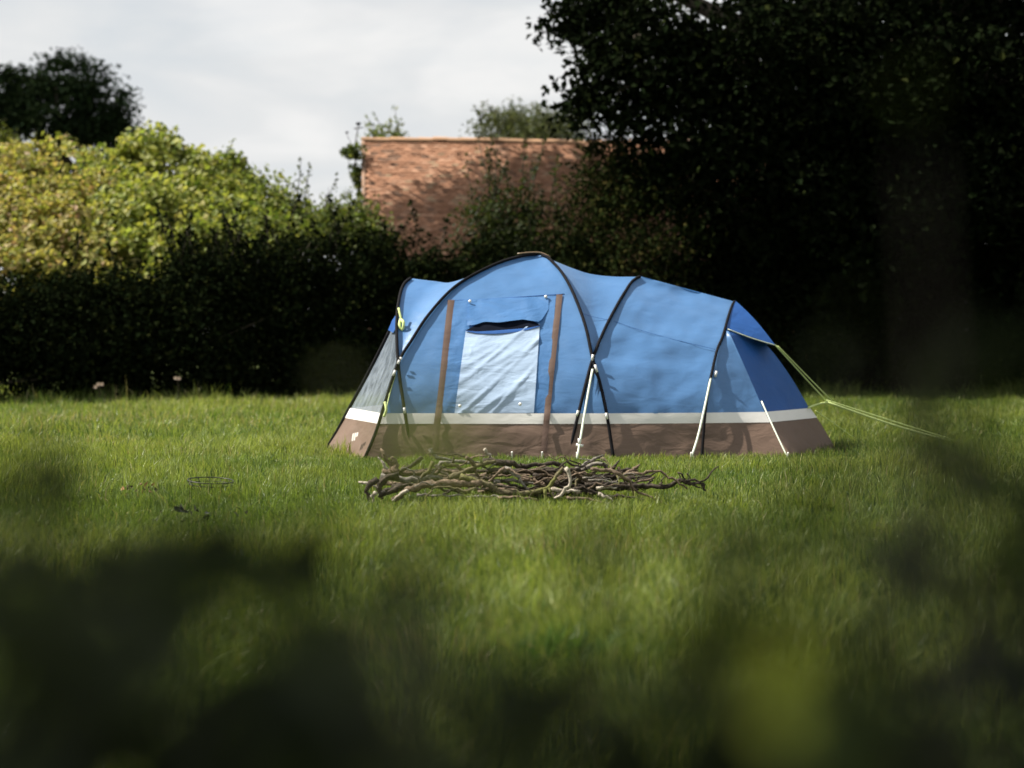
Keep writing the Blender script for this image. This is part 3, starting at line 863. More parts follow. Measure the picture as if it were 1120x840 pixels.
# ================================================================== SMALL THINGS ON THE LAWN
def wire_ring():
    c = G(230, 15.05, 0.105)
    root = empty('wire_basket', (c[0], c[1], 0), 'low black wire ring on short legs standing in the grass', 'wire basket')
    R = .172; tilt = Matrix.Rotation(.06, 3, 'X') @ Matrix.Rotation(.05, 3, 'Y'); tl = np.array(tilt)
    a = np.linspace(0, 2 * PI, 41)
    ring = lambda r, dz: np.stack([np.cos(a) * r, np.sin(a) * r, np.full(41, dz)], 1) @ tl.T + c
    mb = MB(); mb.tube(ring(R, 0), .004, 6, cap=False); mb.build('rim', M_WIRE, root)
    mb = MB(); mb.tube(ring(R * .92, -.028), .0033, 6, cap=False); mb.build('lower_rim', M_WIRE, root)
    for k in range(12):
        t = k * 2 * PI / 12 + .2
        p0 = np.array([math.cos(t) * R, math.sin(t) * R, 0]) @ tl.T + c
        p1 = np.array([math.cos(t) * R * .92, math.sin(t) * R * .92, -.028]) @ tl.T + c
        p2 = p1.copy(); p2[2] = -.01
        mb = MB(); mb.tube(np.array([p0, p1, p2]), .0032, 5); mb.build('leg', M_WIRE, root)
wire_ring()

def leaf_litter(name, px, Y, n, pal, label, cat, spread, size=.06, dy=.12):
    c = G(px, Y, 0)
    pts = np.column_stack([rng.normal(0, spread, n) + c[0], rng.normal(0, dy, n) + c[1], rng.uniform(.03, .10, n)])
    N = rand_dirs(n) + [0, -.3, .8]; N /= np.linalg.norm(N, axis=1)[:, None]
    V, F, cc = leaf_mesh(pts, N, size, .6, pal, [1] * len(pal))
    o = build(name, V - c, F, M_DARKLEAF, cols=cc, smooth=False); o.location = tuple(c)
    return tag(o, label, cat)
leaf_litter('leaf_litter', 157, 14.75, 18, [(.25, .14, .09), (.32, .22, .16), (.03, .025, .02)], 'scatter of reddish brown dead leaves left of the wire ring', 'dead leaves', .085, .05)
leaf_litter('leaf_litter', 212, 12.85, 20, [(.05, .05, .045), (.13, .13, .12), (.02, .02, .018)], 'patch of dark grey rotten leaves in grass below the wire ring', 'dead leaves', .12, .05)

def grass_clump(px, Y, n, h, label, spread=.16):
    c = G(px, Y, 0)
    mb = MB()
    for k in range(n):
        b = c + [rng.normal(0, spread), rng.normal(0, spread * .7), -.01]
        d = np.array([rng.normal(0, .35), rng.normal(0, .3), 1.0]); d /= np.linalg.norm(d)
        H = h * rng.uniform(.55, 1.1); w = rng.uniform(.004, .008)
        yaw = rng.uniform(0, PI); s = np.array([math.cos(yaw), math.sin(yaw), 0]) * w
        m = b + d * H * .55; t = b + d * H + np.array([d[0], d[1], -.25]) * H * .35
        col = np.array([.06, .12, .025]) * rng.uniform(.7, 1.4)
        mb.add([b - s, b + s, m + s * .8, m - s * .8, t], [(0, 1, 2, 3), (3, 2, 4)], col)
    V = np.vstack(mb.V) - c
    o = build('grass_clump', V, mb.F, M_GRASS, smooth=False, cols=np.vstack(mb.C)); o.location = tuple(c)
    tag(o, label, 'grass clump', 'darker grass clumps')
grass_clump(628, 7.4, 120, .2, 'tall dark green grass clump in the foreground below the sticks', .1)
grass_clump(248, 10.1, 120, .17, 'dark tuft of grass in the lawn at lower left', .08)

# ================================================================== HOUSE
def make_house():
    yaw = math.radians(5.0)
    D = np.array([-math.sin(yaw), math.cos(yaw), 0]); L = np.array([math.cos(yaw), math.sin(yaw), 0]); Z = np.array([0, 0, 1.0])
    rp = P(398, 153, 42.0)                       # left end of the ridge
    ridge_z = rp[2]; half = 2.7; eave_z = ridge_z - half * .98; length = 9.2
    o0 = np.array([rp[0], rp[1], 0.0])
    W = lambda l, d, z: o0 + L * l + D * d + Z * z
    root = empty('house', W(length / 2, 0, 0), 'old house with a brick red tiled roof behind the hedge', 'house')
    m, nt, out = new_mat('old_brick')
    tc = nd(nt, 'ShaderNodeTexCoord'); mp = nd(nt, 'ShaderNodeMapping'); mp.inputs['Rotation'].default_value = (PI / 2, 0, 0)
    nt.links.new(tc.outputs['Object'], mp.inputs['Vector'])
    br = nd(nt, 'ShaderNodeTexBrick', Scale=4.5)
    br.inputs['Color1'].default_value = (.26, .12, .075, 1); br.inputs['Color2'].default_value = (.33, .17, .1, 1); br.inputs['Mortar'].default_value = (.35, .32, .28, 1)
    nt.links.new(mp.outputs[0], br.inputs['Vector'])
    p = nd(nt, 'ShaderNodeBsdfPrincipled', Roughness=.9); nt.links.new(br.outputs['Color'], p.inputs['Base Color']); nt.links.new(p.outputs[0], out.inputs['Surface'])
    h = half - .25; q = .12
    c = [W(q, -h, 0), W(length - q, -h, 0), W(length - q, h, 0), W(q, h, 0)]
    c2 = [x + Z * eave_z for x in c]
    g1, g2 = W(q, 0, ridge_z - .12), W(length - q, 0, ridge_z - .12)
    build('wall', np.array(c + c2 + [g1, g2]), [(0, 1, 5, 4), (2, 3, 7, 6), (1, 2, 6, 9, 5), (3, 0, 4, 8, 7)], m, root, smooth=False)
    # tiles: individual overlapping plain tiles on both slopes
    mt = mat_leaf('clay_tile', 0.0, .85, .15)
    mb = []
    tw, gauge = .14, .088
    V = []; C = []
    n_rows = int(math.hypot(half, ridge_z - eave_z) / gauge)
    pal = np.array([(.40, .218, .138), (.34, .18, .112), (.46, .27, .18), (.26, .145, .095), (.38, .26, .17), (.22, .135, .095)])
    for side in (-1, 1):
        a = np.array(W(0, side * half, eave_z)); b = np.array(W(0, 0, ridge_z)); up = (b - a); Ls = np.linalg.norm(up); up /= Ls
        nrm = np.cross(L, up) * (1 if side < 0 else -1)
        if nrm[2] < 0: nrm = -nrm
        for r in range(n_rows + 1):
            nt_ = int(length / tw) + 1
            off = (r % 2) * tw / 2
            rowtone = rng.uniform(.88, 1.1)
            for k in range(nt_):
                x = k * tw + off - tw / 2
                if x < -.02 or x > length: continue
                j = rng.normal(0, .006, 2)
                s0 = r * gauge + j[0]; s1 = min(s0 + gauge * 1.9, Ls)
                lift0 = .035 + abs(rng.normal(0, .006)); lift1 = .008
                p0 = a + L * (x + .004) + up * s0 + nrm * lift0; p1 = a + L * (x + tw - .004) + up * s0 + nrm * lift0
                p2 = a + L * (x + tw - .004) + up * s1 + nrm * lift1; p3 = a + L * (x + .004) + up * s1 + nrm * lift1
                e0, e1 = p0 - nrm * .016, p1 - nrm * .016
                V += [p0, p1, p2, p3, e0, e1]
                col = pal[rng.choice(6, p=[.36, .34, .12, .08, .06, .04])] * rowtone * rng.uniform(.85, 1.15)
                C += [col] * 6
    V = np.array(V); n = len(V) // 6; i = np.arange(n) * 6
    F = np.vstack([np.stack([i, i + 1, i + 2, i + 3], 1), np.stack([i + 4, i + 5, i + 1, i], 1)])
    roof = build('roof', V, F, mt, root, smooth=False, cols=np.array(C))
    # boards below the tiles close the roof
    bd = [W(.02, -half + .02, eave_z - .01), W(length - .02, -half + .02, eave_z - .01), W(length - .02, 0, ridge_z - .02), W(.02, 0, ridge_z - .02), W(.02, half - .02, eave_z - .01), W(length - .02, half - .02, eave_z - .01)]
    build('roof_boards', np.array(bd), [(0, 1, 2, 3), (3, 2, 5, 4)], M_BARK, roof, smooth=False)
    mbr = MB(); k = 0; x = -.05
    while x < length:
        col = np.array([.44, .27, .165]) * rng.uniform(.75, 1.15)
        aa = np.linspace(0, PI, 8)
        zz = rng.normal(0, .009) + .02 * math.sin(x * 1.1)
        r0 = [W(x, math.cos(t) * .12, ridge_z - .03 + zz + math.sin(t) * .085) for t in aa]; r1 = [W(x + .31, math.cos(t) * .112, ridge_z - .03 + zz + math.sin(t) * .077) for t in aa]
        mbr.add(np.array(r0 + r1), [(i, i + 1, i + 9, i + 8) for i in range(7)], col)
        x += .3
    build('ridge', np.vstack(mbr.V), mbr.F, mt, roof, smooth=False, cols=np.vstack(mbr.C))
    # verge mortar on the gable end
    mbv = MB(); mbv.tube(np.array([W(-.01, -half, eave_z), W(-.01, 0, ridge_z)]), .045, 6); mbv.build('verge', mat_plain('verge_mortar', (.24, .16, .115), .9, .1), roof)
make_house()

# ================================================================== TREES, HEDGE, SHRUBS
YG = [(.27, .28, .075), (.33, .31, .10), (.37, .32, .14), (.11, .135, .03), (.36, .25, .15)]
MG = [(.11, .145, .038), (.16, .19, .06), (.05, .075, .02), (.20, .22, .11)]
DG_SHADE = [(.008, .012, .005), (.011, .016, .006), (.006, .009, .004), (.020, .025, .008)]  # greens set near black, hedge shade put into the leaf colour
def lobe(px, py, Y, rx, rz, ry=None):
    p = P(px, py, Y); return (p[0], p[1], p[2], rx, ry or rx, rz)

# front dark hedge, one clipped-out-of-shape run: built from overlapping lobes
hl = []
top_px = [(-60, 290), (20, 298), (70, 296), (115, 292), (160, 284), (205, 270), (250, 260), (290, 255), (335, 258), (380, 258)]
for px, py in top_px:
    Yh = 32.6 + 3.2 * np.clip((px + 60) / 440, 0, 1)
    zt = P(px, py, Yh)[2]
    x = P(px, 400, Yh)[0]
    hl += [(x, Yh, zt - .75, .75, .75, .75), (x + .3, Yh - .05, zt * .5, .85, .85, .9), (x, Yh - .1, .55, .95, .9, .7)]
plant('hedge', (P(150, 400, 34)[0], 34.0, 0), hl, 75000, .1, .6, DG_SHADE, [3, 2, 4, 1], M_DARKLEAF, M_BARK,
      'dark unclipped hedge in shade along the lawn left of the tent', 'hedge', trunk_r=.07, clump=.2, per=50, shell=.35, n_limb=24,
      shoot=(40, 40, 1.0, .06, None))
hl2 = []
for px, py in [(410, 262), (450, 258), (490, 262), (535, 262), (580, 262), (625, 262)]:
    Yh = 36.0; zt = P(px, py, Yh)[2]; x = P(px, 400, Yh)[0]
    hl2 += [(x, Yh, zt - .8, .8, .75, .8), (x + .2, Yh, zt * .5, .85, .85, .9), (x, Yh - .1, .55, .9, .9, .7)]
plant('hedge', (P(500, 400, 36)[0], 36.0, 0), hl2, 50000, .1, .6, DG_SHADE, [3, 2, 3, 2], M_DARKLEAF, M_BARK,
      'dark hedge behind the tent below the red roof', 'hedge', trunk_r=.07, clump=.2, per=50, shell=.35, n_limb=18,
      shoot=(16, 36, .7, .08, None))
# tall dark shrub climbing in front of the roof
plant('shrub', (P(548, 400, 37.3)[0], 37.3, 0), [lobe(555, 240, 37.3, .55, .6), lobe(530, 258, 37.3, .6, .7), lobe(590, 258, 37.3, .7, .7), lobe(560, 290, 37.3, .9, .7)],
      7000, .085, .6, [(.035, .05, .014), (.05, .065, .02), (.022, .033, .01)], [2, 1, 3], M_LEAF, M_BARK, 'loose green shrub with tall shoots in front of the tiled roof', 'shrub',
      trunk_r=.05, clump=.16, per=30, shell=.4, shoot=(18, 36, 1.25, .07, [P(x, y, 37.3) for x, y in ((530, 240), (540, 235), (552, 228), (560, 222), (566, 216), (575, 232), (585, 240), (534, 225), (562, 235), (571, 210), (548, 245), (592, 250), (610, 245), (522, 252), (600, 235), (555, 215), (545, 212), (537, 215))]))
# sunlit shrubs behind the hedge on the left
plant('shrub', (P(40, 400, 38)[0], 38, 0), [lobe(-30, 200, 39.6, 1.0, .7), lobe(20, 196, 39.6, .9, .7), lobe(75, 188, 39.6, .85, .6), lobe(45, 225, 38.6, 1.0, .6), lobe(-20, 232, 38.4, 1.0, .6), lobe(100, 222, 38.6, .8, .55), lobe(10, 258, 37.4, 1.0, .6), lobe(75, 255, 37.4, .9, .6), lobe(30, 300, 37, 1.4, .9), lobe(110, 300, 37, 1.0, .8)],
      24000, .125, .75, YG, [3, 4, 4, 2, 1.2], M_LEAF, M_BARK, 'sunlit yellowish shrub at the left edge above the dark hedge', 'shrub', 'sunlit shrubs above the hedge', trunk_r=.1, clump=.16, per=70, shell=.75, outward=.8)
plant('shrub', (P(160, 400, 38)[0], 38, 0), [lobe(130, 188, 39.2, .65, .55), lobe(165, 180, 39.4, .75, .6), lobe(203, 195, 39.0, .65, .55), lobe(150, 220, 38.2, .8, .55), lobe(190, 228, 37.9, .8, .55), lobe(228, 222, 38.2, .7, .5), lobe(140, 255, 37.2, .7, .55), lobe(200, 262, 37.0, .9, .6), lobe(170, 300, 36.8, 1.3, .8)],
      20000, .14, .8, [(.26, .29, .075), (.19, .225, .055), (.34, .34, .115), (.06, .09, .02)], [3, 2, 2, 1], M_LEAF, M_BARK, 'bright green rounded shrub standing tallest above the dark hedge', 'shrub', 'sunlit shrubs above the hedge',
      trunk_r=.1, clump=.17, per=66, shell=.75, outward=.8)
plant('shrub', (P(262, 400, 38)[0], 38, 0), [lobe(240, 205, 39, .6, .5), lobe(270, 220, 38.7, .65, .5), lobe(300, 236, 38.4, .5, .45), lobe(255, 245, 37.7, .8, .5), lobe(290, 262, 37.2, .7, .5), lobe(270, 300, 36.9, 1.0, .8)],
      15000, .115, .7, [(.21, .25, .06), (.15, .19, .045), (.28, .30, .09), (.07, .1, .022)], [3, 3, 2, 1.5], M_LEAF, M_BARK, 'grey green shrub sloping down right of the tallest shrub', 'shrub', 'sunlit shrubs above the hedge', trunk_r=.08, clump=.18, per=36, shell=.65, outward=.5,
      shoot=(12, 26, .6, .06, None))
plant('shrub', (P(325, 400, 38.5)[0], 38.5, 0), [lobe(318, 243, 38.5, .5, .5), lobe(338, 255, 38.3, .5, .45), lobe(300, 235, 38.6, .4, .35)], 4200, .085, .6, MG, [3, 2, 3, 1], M_LEAF, M_BARK,
      'small airy bush with thin twigs against the white sky', 'shrub', trunk_r=.05, clump=.15, per=26, shell=.4, shoot=(9, 22, .9, .07, [P(x, y, 38.5) for x, y in ((325, 225), (330, 228), (336, 235), (318, 230), (342, 245), (300, 225), (310, 232), (348, 245), (333, 215))]))
plant('shrub', (P(382, 400, 38)[0], 38, 0), [lobe(382, 243, 38, .55, .45), lobe(362, 256, 37.8, .5, .45), lobe(395, 262, 37.8, .6, .5)], 6000, .085, .65, MG[:3] + [(.12, .13, .03)], [3, 2, 2, 1], M_LEAF, M_BARK,
      'low green bush beside the left corner of the roof', 'shrub', trunk_r=.05, clump=.16, per=30, shell=.4, shoot=(3, 3, 1.0, .1, [P(352, 240, 38), P(362, 238, 38), P(357, 240, 38)]))
# slender climber on the gable with wiry seed heads above
gs = plant('climber', (P(391, 400, 41.5)[0], 41.5, 0), [lobe(391, 180, 41.5, .10, .5), lobe(386, 166, 41.5, .2, .15), lobe(392, 205, 41.5, .12, .4)], 700, .12, .5, MG[:3], [2, 1, 3], M_LEAF, M_BARK,
      'slender climber at the left gable end with wiry tops', 'climber', trunk_r=.035, clump=.07, per=22, shell=.2, n_limb=4)
mb = MB()
mb.tube(smooth_path([P(390, 190, 41.5), P(388, 165, 41.5), P(392, 137, 41.5)], 8), .012, 5); mb.tube(smooth_path([P(388, 165, 41.5), P(383, 155, 41.5), P(379, 146, 41.5)], 6), .006, 5)
mb.tube(np.array([P(387, 140.5, 41.5), P(397, 139.5, 41.5)]), .012, 5)
mb.build('stalk', M_BARK, gs)
for px, py, r in ((392, 135.5, .055), (379.5, 145, .035)):
    mb = MB(); q = P(px, py, 41.5); mb.tube(np.array([q - [r, 0, 0], q - [r * .6, 0, -r * .1], q, q + [r * .6, 0, r * .1], q + [r, 0, 0]]), [r * .15, r * .5, r * .62, r * .5, r * .15], 8); mb.build('seed_head', M_BLACK, gs)
# trees beyond the roof
plant('tree', (P(580, 400, 52)[0], 52, 0), [lobe(545, 143, 52, .7, .45), lobe(580, 138, 52, .9, .5), lobe(618, 142, 52, .7, .45), lobe(580, 170, 52, 1.6, .9)], 9000, .13, .35, [(.07, .085, .04), (.10, .115, .06), (.05, .06, .03)], [2, 2, 1], M_LEAF, M_BARK,
      'grey green feathery tree top showing over the roof ridge', 'tree', trunk_r=.18, clump=.2, per=26, shell=.5, shoot=(34, 16, .75, .07, [P(rng.uniform(525, 640), rng.uniform(138, 150), 52) for _ in range(34)]), foliage_name='crown', trunk_name='trunk')
plant('tree', (P(422, 400, 50)[0], 50, 0), [lobe(424, 152, 50, .35, .35), lobe(412, 158, 50, .3, .3)], 500, .13, .5, MG, [2, 2, 1, 1], M_LEAF, M_BARK,
      'wispy sapling tip above the left end of the ridge', 'tree', trunk_r=.06, clump=.12, per=12, shell=.4, shoot=(6, 12, .7, .08, [P(x, y, 50) for x, y in ((408, 150), (415, 150), (424, 148), (430, 148), (420, 146), (436, 150))]), foliage_name='crown', trunk_name='trunk')
# dark round tree far left
ff = 62.0
plant('tree', (P(66, 400, ff)[0], ff, 0), [lobe(70, 92, ff, 1.15, .85), lobe(28, 112, ff, 1.0, .85), lobe(108, 112, ff, .95, .85), lobe(60, 130, ff, 1.6, .9), lobe(125, 140, ff, .75, .55), lobe(-5, 100, ff, .9, .7), lobe(5, 140, ff, .9, .7), lobe(95, 145, ff, 1.2, .6), (P(66, 200, ff)[0], ff, 4.5, 1.8, 1.8, 1.6)],
      26000, .15, .65, [(.012, .02, .010), (.018, .028, .012)], [2, 1], M_DARKLEAF, M_BARK, 'dark round tree against the sky at far left', 'tree', trunk_r=.35, clump=.27, per=80, shell=.5, foliage_name='crown', trunk_name='trunk', n_limb=22)
plant('tree', (P(2, 400, 48)[0], 48, 0), [lobe(4, 165, 48, .45, .5), lobe(-20, 170, 48, .8, .7), lobe(-15, 200, 48, 1.0, .9)], 2600, .12, .6, [(.08, .095, .02), (.05, .06, .015)], [1, 1], M_LEAF, M_BARK, 'olive bush tip below the dark round tree', 'shrub', trunk_r=.08, clump=.2, per=30, shell=.4)

# big dark tree on the right: broad crown, unseen limb and lobes added over the roof to shade it
bx, by_ = 6.6, 38.5
cl = [lobe(720, 60, 36, 1.4, 1.2, 1.2), lobe(690, 95, 36, .65, .6), lobe(760, 140, 36, 1.4, 1.2), lobe(668, 70, 36.5, .55, .55), lobe(672, 12, 37, .7, .4), lobe(628, 22, 37, .38, .14), lobe(650, 2, 37.2, .6, .25),
      lobe(604, 36, 37, .12, .08), lobe(655, 108, 36.4, .32, .24), lobe(820, 60, 36, 1.8, 1.6), lobe(850, 190, 36, 1.8, 1.5), lobe(940, 90, 36, 2.0, 1.8), lobe(960, 230, 36, 2.0, 1.6), lobe(1060, 100, 36, 2.0, 1.8), lobe(1080, 240, 36, 2.0, 1.6), lobe(1170, 160, 36, 2.0, 2.2),
      lobe(740, 200, 36.4, 1.0, .9), lobe(1150, 330, 36, 1.6, 1.5), lobe(1000, 40, 38, 2.0, 1.6), lobe(1100, 60, 38, 2.0, 1.8), lobe(1010, 150, 38, 2.0, 1.6), lobe(1100, 180, 38, 2.0, 1.6), lobe(900, 150, 38, 2.0, 1.6), lobe(940, 260, 37.5, 1.8, 1.5), lobe(1040, 290, 37.5, 1.8, 1.5), lobe(860, 270, 37.5, 1.6, 1.4),
      (2.4, 40.5, 11.2, 4.2, 3.4, 2.2), (6.5, 38.5, 12.0, 5.0, 4.5, 3.2), (10.5, 38, 10.5, 3.5, 4, 3.5)]
plant('tree', (bx, by_, 0), cl, 185000, .16, .62, [(.006, .009, .004), (.008, .012, .005), (.005, .007, .0035), (.02, .026, .008)], [3, 2, 4, .15], M_DARKLEAF, M_BARK, 'huge dark tree filling the upper right above the tent', 'tree', trunk_r=.5, clump=.30, per=60, shell=.42,  # near-black palette carries the crown's shade in the leaf colour
      foliage_name='crown', trunk_name='trunk', n_limb=40, trunk_top=(6.0, 38.5, 9.5),
      extra=([lobe(598, 40, 37, .26, .12), lobe(618, 30, 37, .42, .2), lobe(645, 118, 36.5, .3, .22)] + [(x, y, 9.75, 1.1, .9, .5) for x, y in ((-7.6, 39.9), (-6.3, 40.4), (-5.0, 40.9), (-3.8, 41.4), (-2.6, 41.5), (-1.5, 41.5), (-7.0, 39.3), (-5.6, 39.7), (-4.4, 40.2), (-3.2, 40.5), (-2.0, 40.6), (-.6, 40.9))], 32000),
      limbs=[([(6.0, 38.5, 9.0), (3.5, 39.8, 10.6), (0, 41, 10.4), (-3.5, 41.0, 9.9), (-6.8, 40.1, 9.8)], .2)])
plant('tree', (12.6, 27.5, 0), [(12.5, 27.5, 7.5, 3.2, 3.4, 2.6), (11.5, 25.5, 5.5, 2.3, 2.3, 1.8), (11.8, 29.5, 5.2, 2.6, 2.4, 2.0), (12.8, 27, 3.2, 2.4, 3.0, 1.7), (14.5, 28, 9.5, 3.0, 3.0, 2.5)],  # added out of view, blocks sky light on tent end and lawn
      26000, .16, .62, DG_SHADE, [3, 2, 3, 1], M_DARKLEAF, M_BARK, 'unseen dark tree added off right to shade tent end and lawn', 'tree', trunk_r=.35, clump=.3, per=50, shell=.4, foliage_name='crown', trunk_name='trunk')
# dark undergrowth below the big tree
plant('shrub', (P(700, 400, 36.6)[0], 36.6, 0), [lobe(685, 190, 36.6, .85, .9), lobe(676, 168, 36.6, .55, .5), lobe(655, 210, 36.6, .55, .55), lobe(636, 250, 36.6, .55, .55), lobe(660, 240, 36.6, .7, .8), lobe(720, 240, 36.4, 1.2, 1.0), lobe(690, 300, 36.2, 1.2, 1.0), lobe(700, 370, 36, 1.3, 1.0), lobe(640, 300, 36.3, .7, .9)],
      21000, .085, .6, [(.020, .028, .009), (.032, .036, .011), (.013, .018, .007), (.045, .04, .014)], [3, 1.2, 3, .8], M_DARKLEAF, M_BARK, 'tall ivy dark shrub hiding the right end of the roof', 'shrub', trunk_r=.09, clump=.2, per=44, shell=.35, shoot=(14, 30, .6, .08, None))
hl3 = []
for px in range(760, 1240, 44):
    Yh = 37.2; x = P(px, 400, Yh)[0]; zt = P(px, 265 + rng.uniform(-15, 15), Yh)[2]
    hl3 += [(x, Yh, zt - .8, .85, .8, .85), (x + .2, Yh - .1, zt * .5, .9, .85, .95), (x, Yh - .15, .55, .9, .85, .7)]
plant('hedge', (P(980, 400, 37.2)[0], 37.2, 0), hl3, 80000, .11, .6, [(.009, .013, .006), (.013, .018, .007), (.007, .010, .005)], [3, 2, 3], M_DARKLEAF, M_BARK,  # shade under the tree painted into these leaf greens
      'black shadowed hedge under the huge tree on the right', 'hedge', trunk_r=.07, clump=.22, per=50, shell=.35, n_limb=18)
# background copse that closes the view behind hedge and tree on both sides
cp = []
for px in range(-140, 420, 60): cp.append(lobe(px, 330, 40.5, 1.2, 1.4))
plant('thicket', (P(120, 400, 40.5)[0], 40.5, 0), cp, 16000, .12, .6, DG_SHADE, [3, 2, 3, 1], M_DARKLEAF, M_BARK, 'shaded thicket behind the left hedge', 'shrub', trunk_r=.08, clump=.3, per=50, shell=.3)

cp = []
for px in range(690, 1330, 60): cp += [lobe(px, 330, 46, 1.5, 1.8), lobe(px + 20, 240, 46, 1.4, 1.4)]
plant('thicket', (P(960, 400, 46)[0], 46, 0), cp, 24000, .16, .62, DG_SHADE, [3, 2, 3, 1], M_DARKLEAF, M_BARK, 'dark thicket behind the hedge under the huge tree', 'shrub', trunk_r=.08, clump=.35, per=50, shell=.3)

# unseen tree added above the photographer to shade the near bushes (above the frame)
plant('tree', (-4.6, -.6, 0), [(-3.3, 1.6, 5.6, 1.9, 1.7, .9), (-2.4, 1.2, 4.9, 1.4, 1.3, .7), (-4.6, 1.4, 6.2, 1.7, 1.7, 1.0), (-1.6, 1.9, 5.4, 1.2, 1.2, .6), (-2.2, .3, 5.6, 1.4, 1.2, .8), (-.4, 1.4, 5.6, 1.2, 1.2, .6)],
      15000, .12, .65, MG, [3, 2, 2, 1], M_LEAF, M_BARK, 'unseen broad leaved tree added to shade the near bushes', 'tree', trunk_r=.22, clump=.26, per=44, shell=.2, foliage_name='crown', trunk_name='trunk', trunk_top=(-3.3, 1.0, 5.2), n_limb=24)

# ================================================================== NEAR BUSHES (out of focus)
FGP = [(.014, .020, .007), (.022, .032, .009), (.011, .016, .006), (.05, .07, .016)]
def near_plant(name, base, sprays, leaf, label, cat, group=None, pal=FGP, w=(3, 2, 3, 1)):
    """sprays: (px, py, Y, spread, n_leaves): leafy twig ends joined to the base by thin stems"""
    root = empty(name, base, label, cat, group)
    base = np.asarray(base, float)
    PT = []; NN = []
    for px, py, Y, sp, n in sprays:
        e = P(px, py, Y); e[2] = max(e[2], .1)
        s = base + [rng.normal(0, .05), rng.normal(0, .05), 0]
        m = s * .35 + e * .65; m[2] = e[2] * .62
        path = smooth_path([s, m, e - [0, 0, .03]], 8)
        mb = MB(); mb.tube(path, np.linspace(.005, .0018, 8), 5); mb.build('stem', M_BARK, root)
        PT.append(e + np.clip(rng.standard_normal((n, 3)), -1.6, 1.6) * np.array([sp, sp * .9, sp])); q = rand_dirs(n) + [0, -.1, .5]
        NN.append(q / np.linalg.norm(q, axis=1)[:, None])
    PT = np.vstack(PT); NN = np.vstack(NN)
    k = PT[:, 2] > .03
    V, F, c = leaf_mesh(PT[k], NN[k], leaf, .62, pal, w)
    build('foliage', V, F, M_LEAF, root, smooth=False, cols=c)
    return root
rng = np.random.default_rng(11)
near_g = 'blurred bushes nearest the camera'
near_plant('bush', (-.35, 1.25, 0), [(85, 695, 1.6, .03, 22), (60, 800, 1.3, .06, 36), (140, 870, 1.2, .08, 46), (20, 870, 1.2, .09, 55), (230, 880, 1.15, .08, 46), (320, 870, 1.15, .08, 44), (400, 890, 1.15, .07, 32), (150, 940, 1.05, .1, 150), (330, 950, 1.05, .1, 150), (0, 940, 1.05, .1, 130), (105, 660, 1.7, .025, 7), (200, 800, 1.15, .06, 8), (60, 960, .75, .06, 20), (210, 930, .75, .06, 22), (340, 930, .75, .06, 22), (430, 980, .75, .05, 14)],
           .05, 'near black blurred bush in the lower left corner', 'bush', near_g)
near_plant('bush', (.12, 1.3, 0), [(520, 950, 1.15, .08, 36), (620, 970, 1.1, .08, 32), (450, 930, 1.15, .07, 28), (720, 965, 1.1, .08, 30), (680, 1020, 1.0, .09, 60), (500, 1020, 1.0, .09, 60), (570, 830, 1.1, .05, 3), (700, 850, 1.1, .05, 3), (480, 860, 1.2, .05, 6), (560, 990, .8, .06, 14), (690, 1000, .8, .06, 12)],
           .05, 'low blurred bush along the bottom middle', 'bush', near_g)
near_plant('bush', (.4, 1.35, 0), [(1090, 790, 1.25, .09, 42), (1010, 820, 1.25, .09, 30), (1125, 690, 1.35, .07, 18), (950, 890, 1.2, .09, 36), (1050, 860, 1.15, .09, 70), (840, 890, 1.15, .08, 40), (1130, 820, 1.2, .09, 60), (1010, 670, 1.3, .06, 11), (1080, 610, 1.3, .06, 11), (930, 750, 1.3, .06, 10), (960, 940, 1.05, .1, 90), (1120, 940, 1.05, .1, 80), (860, 820, 1.2, .06, 8), (1110, 540, 1.3, .05, 7), (1010, 950, .8, .06, 14), (1110, 900, .8, .06, 18)],
           .05, 'dark blurred bush in the lower right corner', 'bush', near_g)
near_plant('sapling', (.62, 1.7, 0), [(1048, 520, 1.7, .022, 8), (1040, 470, 1.7, .02, 7), (1055, 425, 1.7, .02, 5), (1042, 570, 1.6, .025, 8), (985, 600, 1.5, .03, 6), (1000, 455, 1.3, .04, 5), (1095, 480, 1.3, .04, 7), (950, 480, 1.2, .03, 2)],
           .04, 'tall thin blurred sapling near the right edge', 'sapling')
near_plant('twig', (-.45, .95, 0), [(35, 530, 1.3, .02, 8), (10, 560, 1.3, .02, 8), (60, 520, 1.3, .015, 3)], .04, 'blurred dark leafy twig at the left edge', 'twig')
near_plant('twig', (-.22, 1.9, 0), [(325, 605, 2.2, .018, 6), (330, 625, 2.2, .015, 3)], .045, 'small blurred dark leafy twig over the lower left lawn', 'twig')
near_plant('twig', (-.12, .72, 0), [(445, 465, .95, .02, 3), (415, 478, .95, .015, 2), (338, 416, 1.3, .014, 1), (465, 485, .95, .012, 1)], .034, 'faint green blurred twig across the tent skirt', 'twig', pal=[(.24, .27, .09), (.3, .32, .1)], w=(1, 1))  # bright palette makes up for sunlight the shaded leaves lack
near_plant('twig', (.10, 1.0, 0), [(845, 775, 1.0, .014, 3), (860, 786, 1.0, .01, 1)], .046, 'blurred yellow green leaf tuft low on the right', 'twig', pal=[(.50, .54, .11), (.42, .48, .09)], w=(1, 1))  # palette raised so the tuft looks sunlit despite standing in shade
near_plant('twig', (.3, .85, 0), [(1005, 105, 1.0, .010, 2), (960, 330, 1.0, .01, 1)], .022, 'faint green blurred leaf near the top right corner', 'twig', pal=[(.06, .08, .02)], w=(1,))

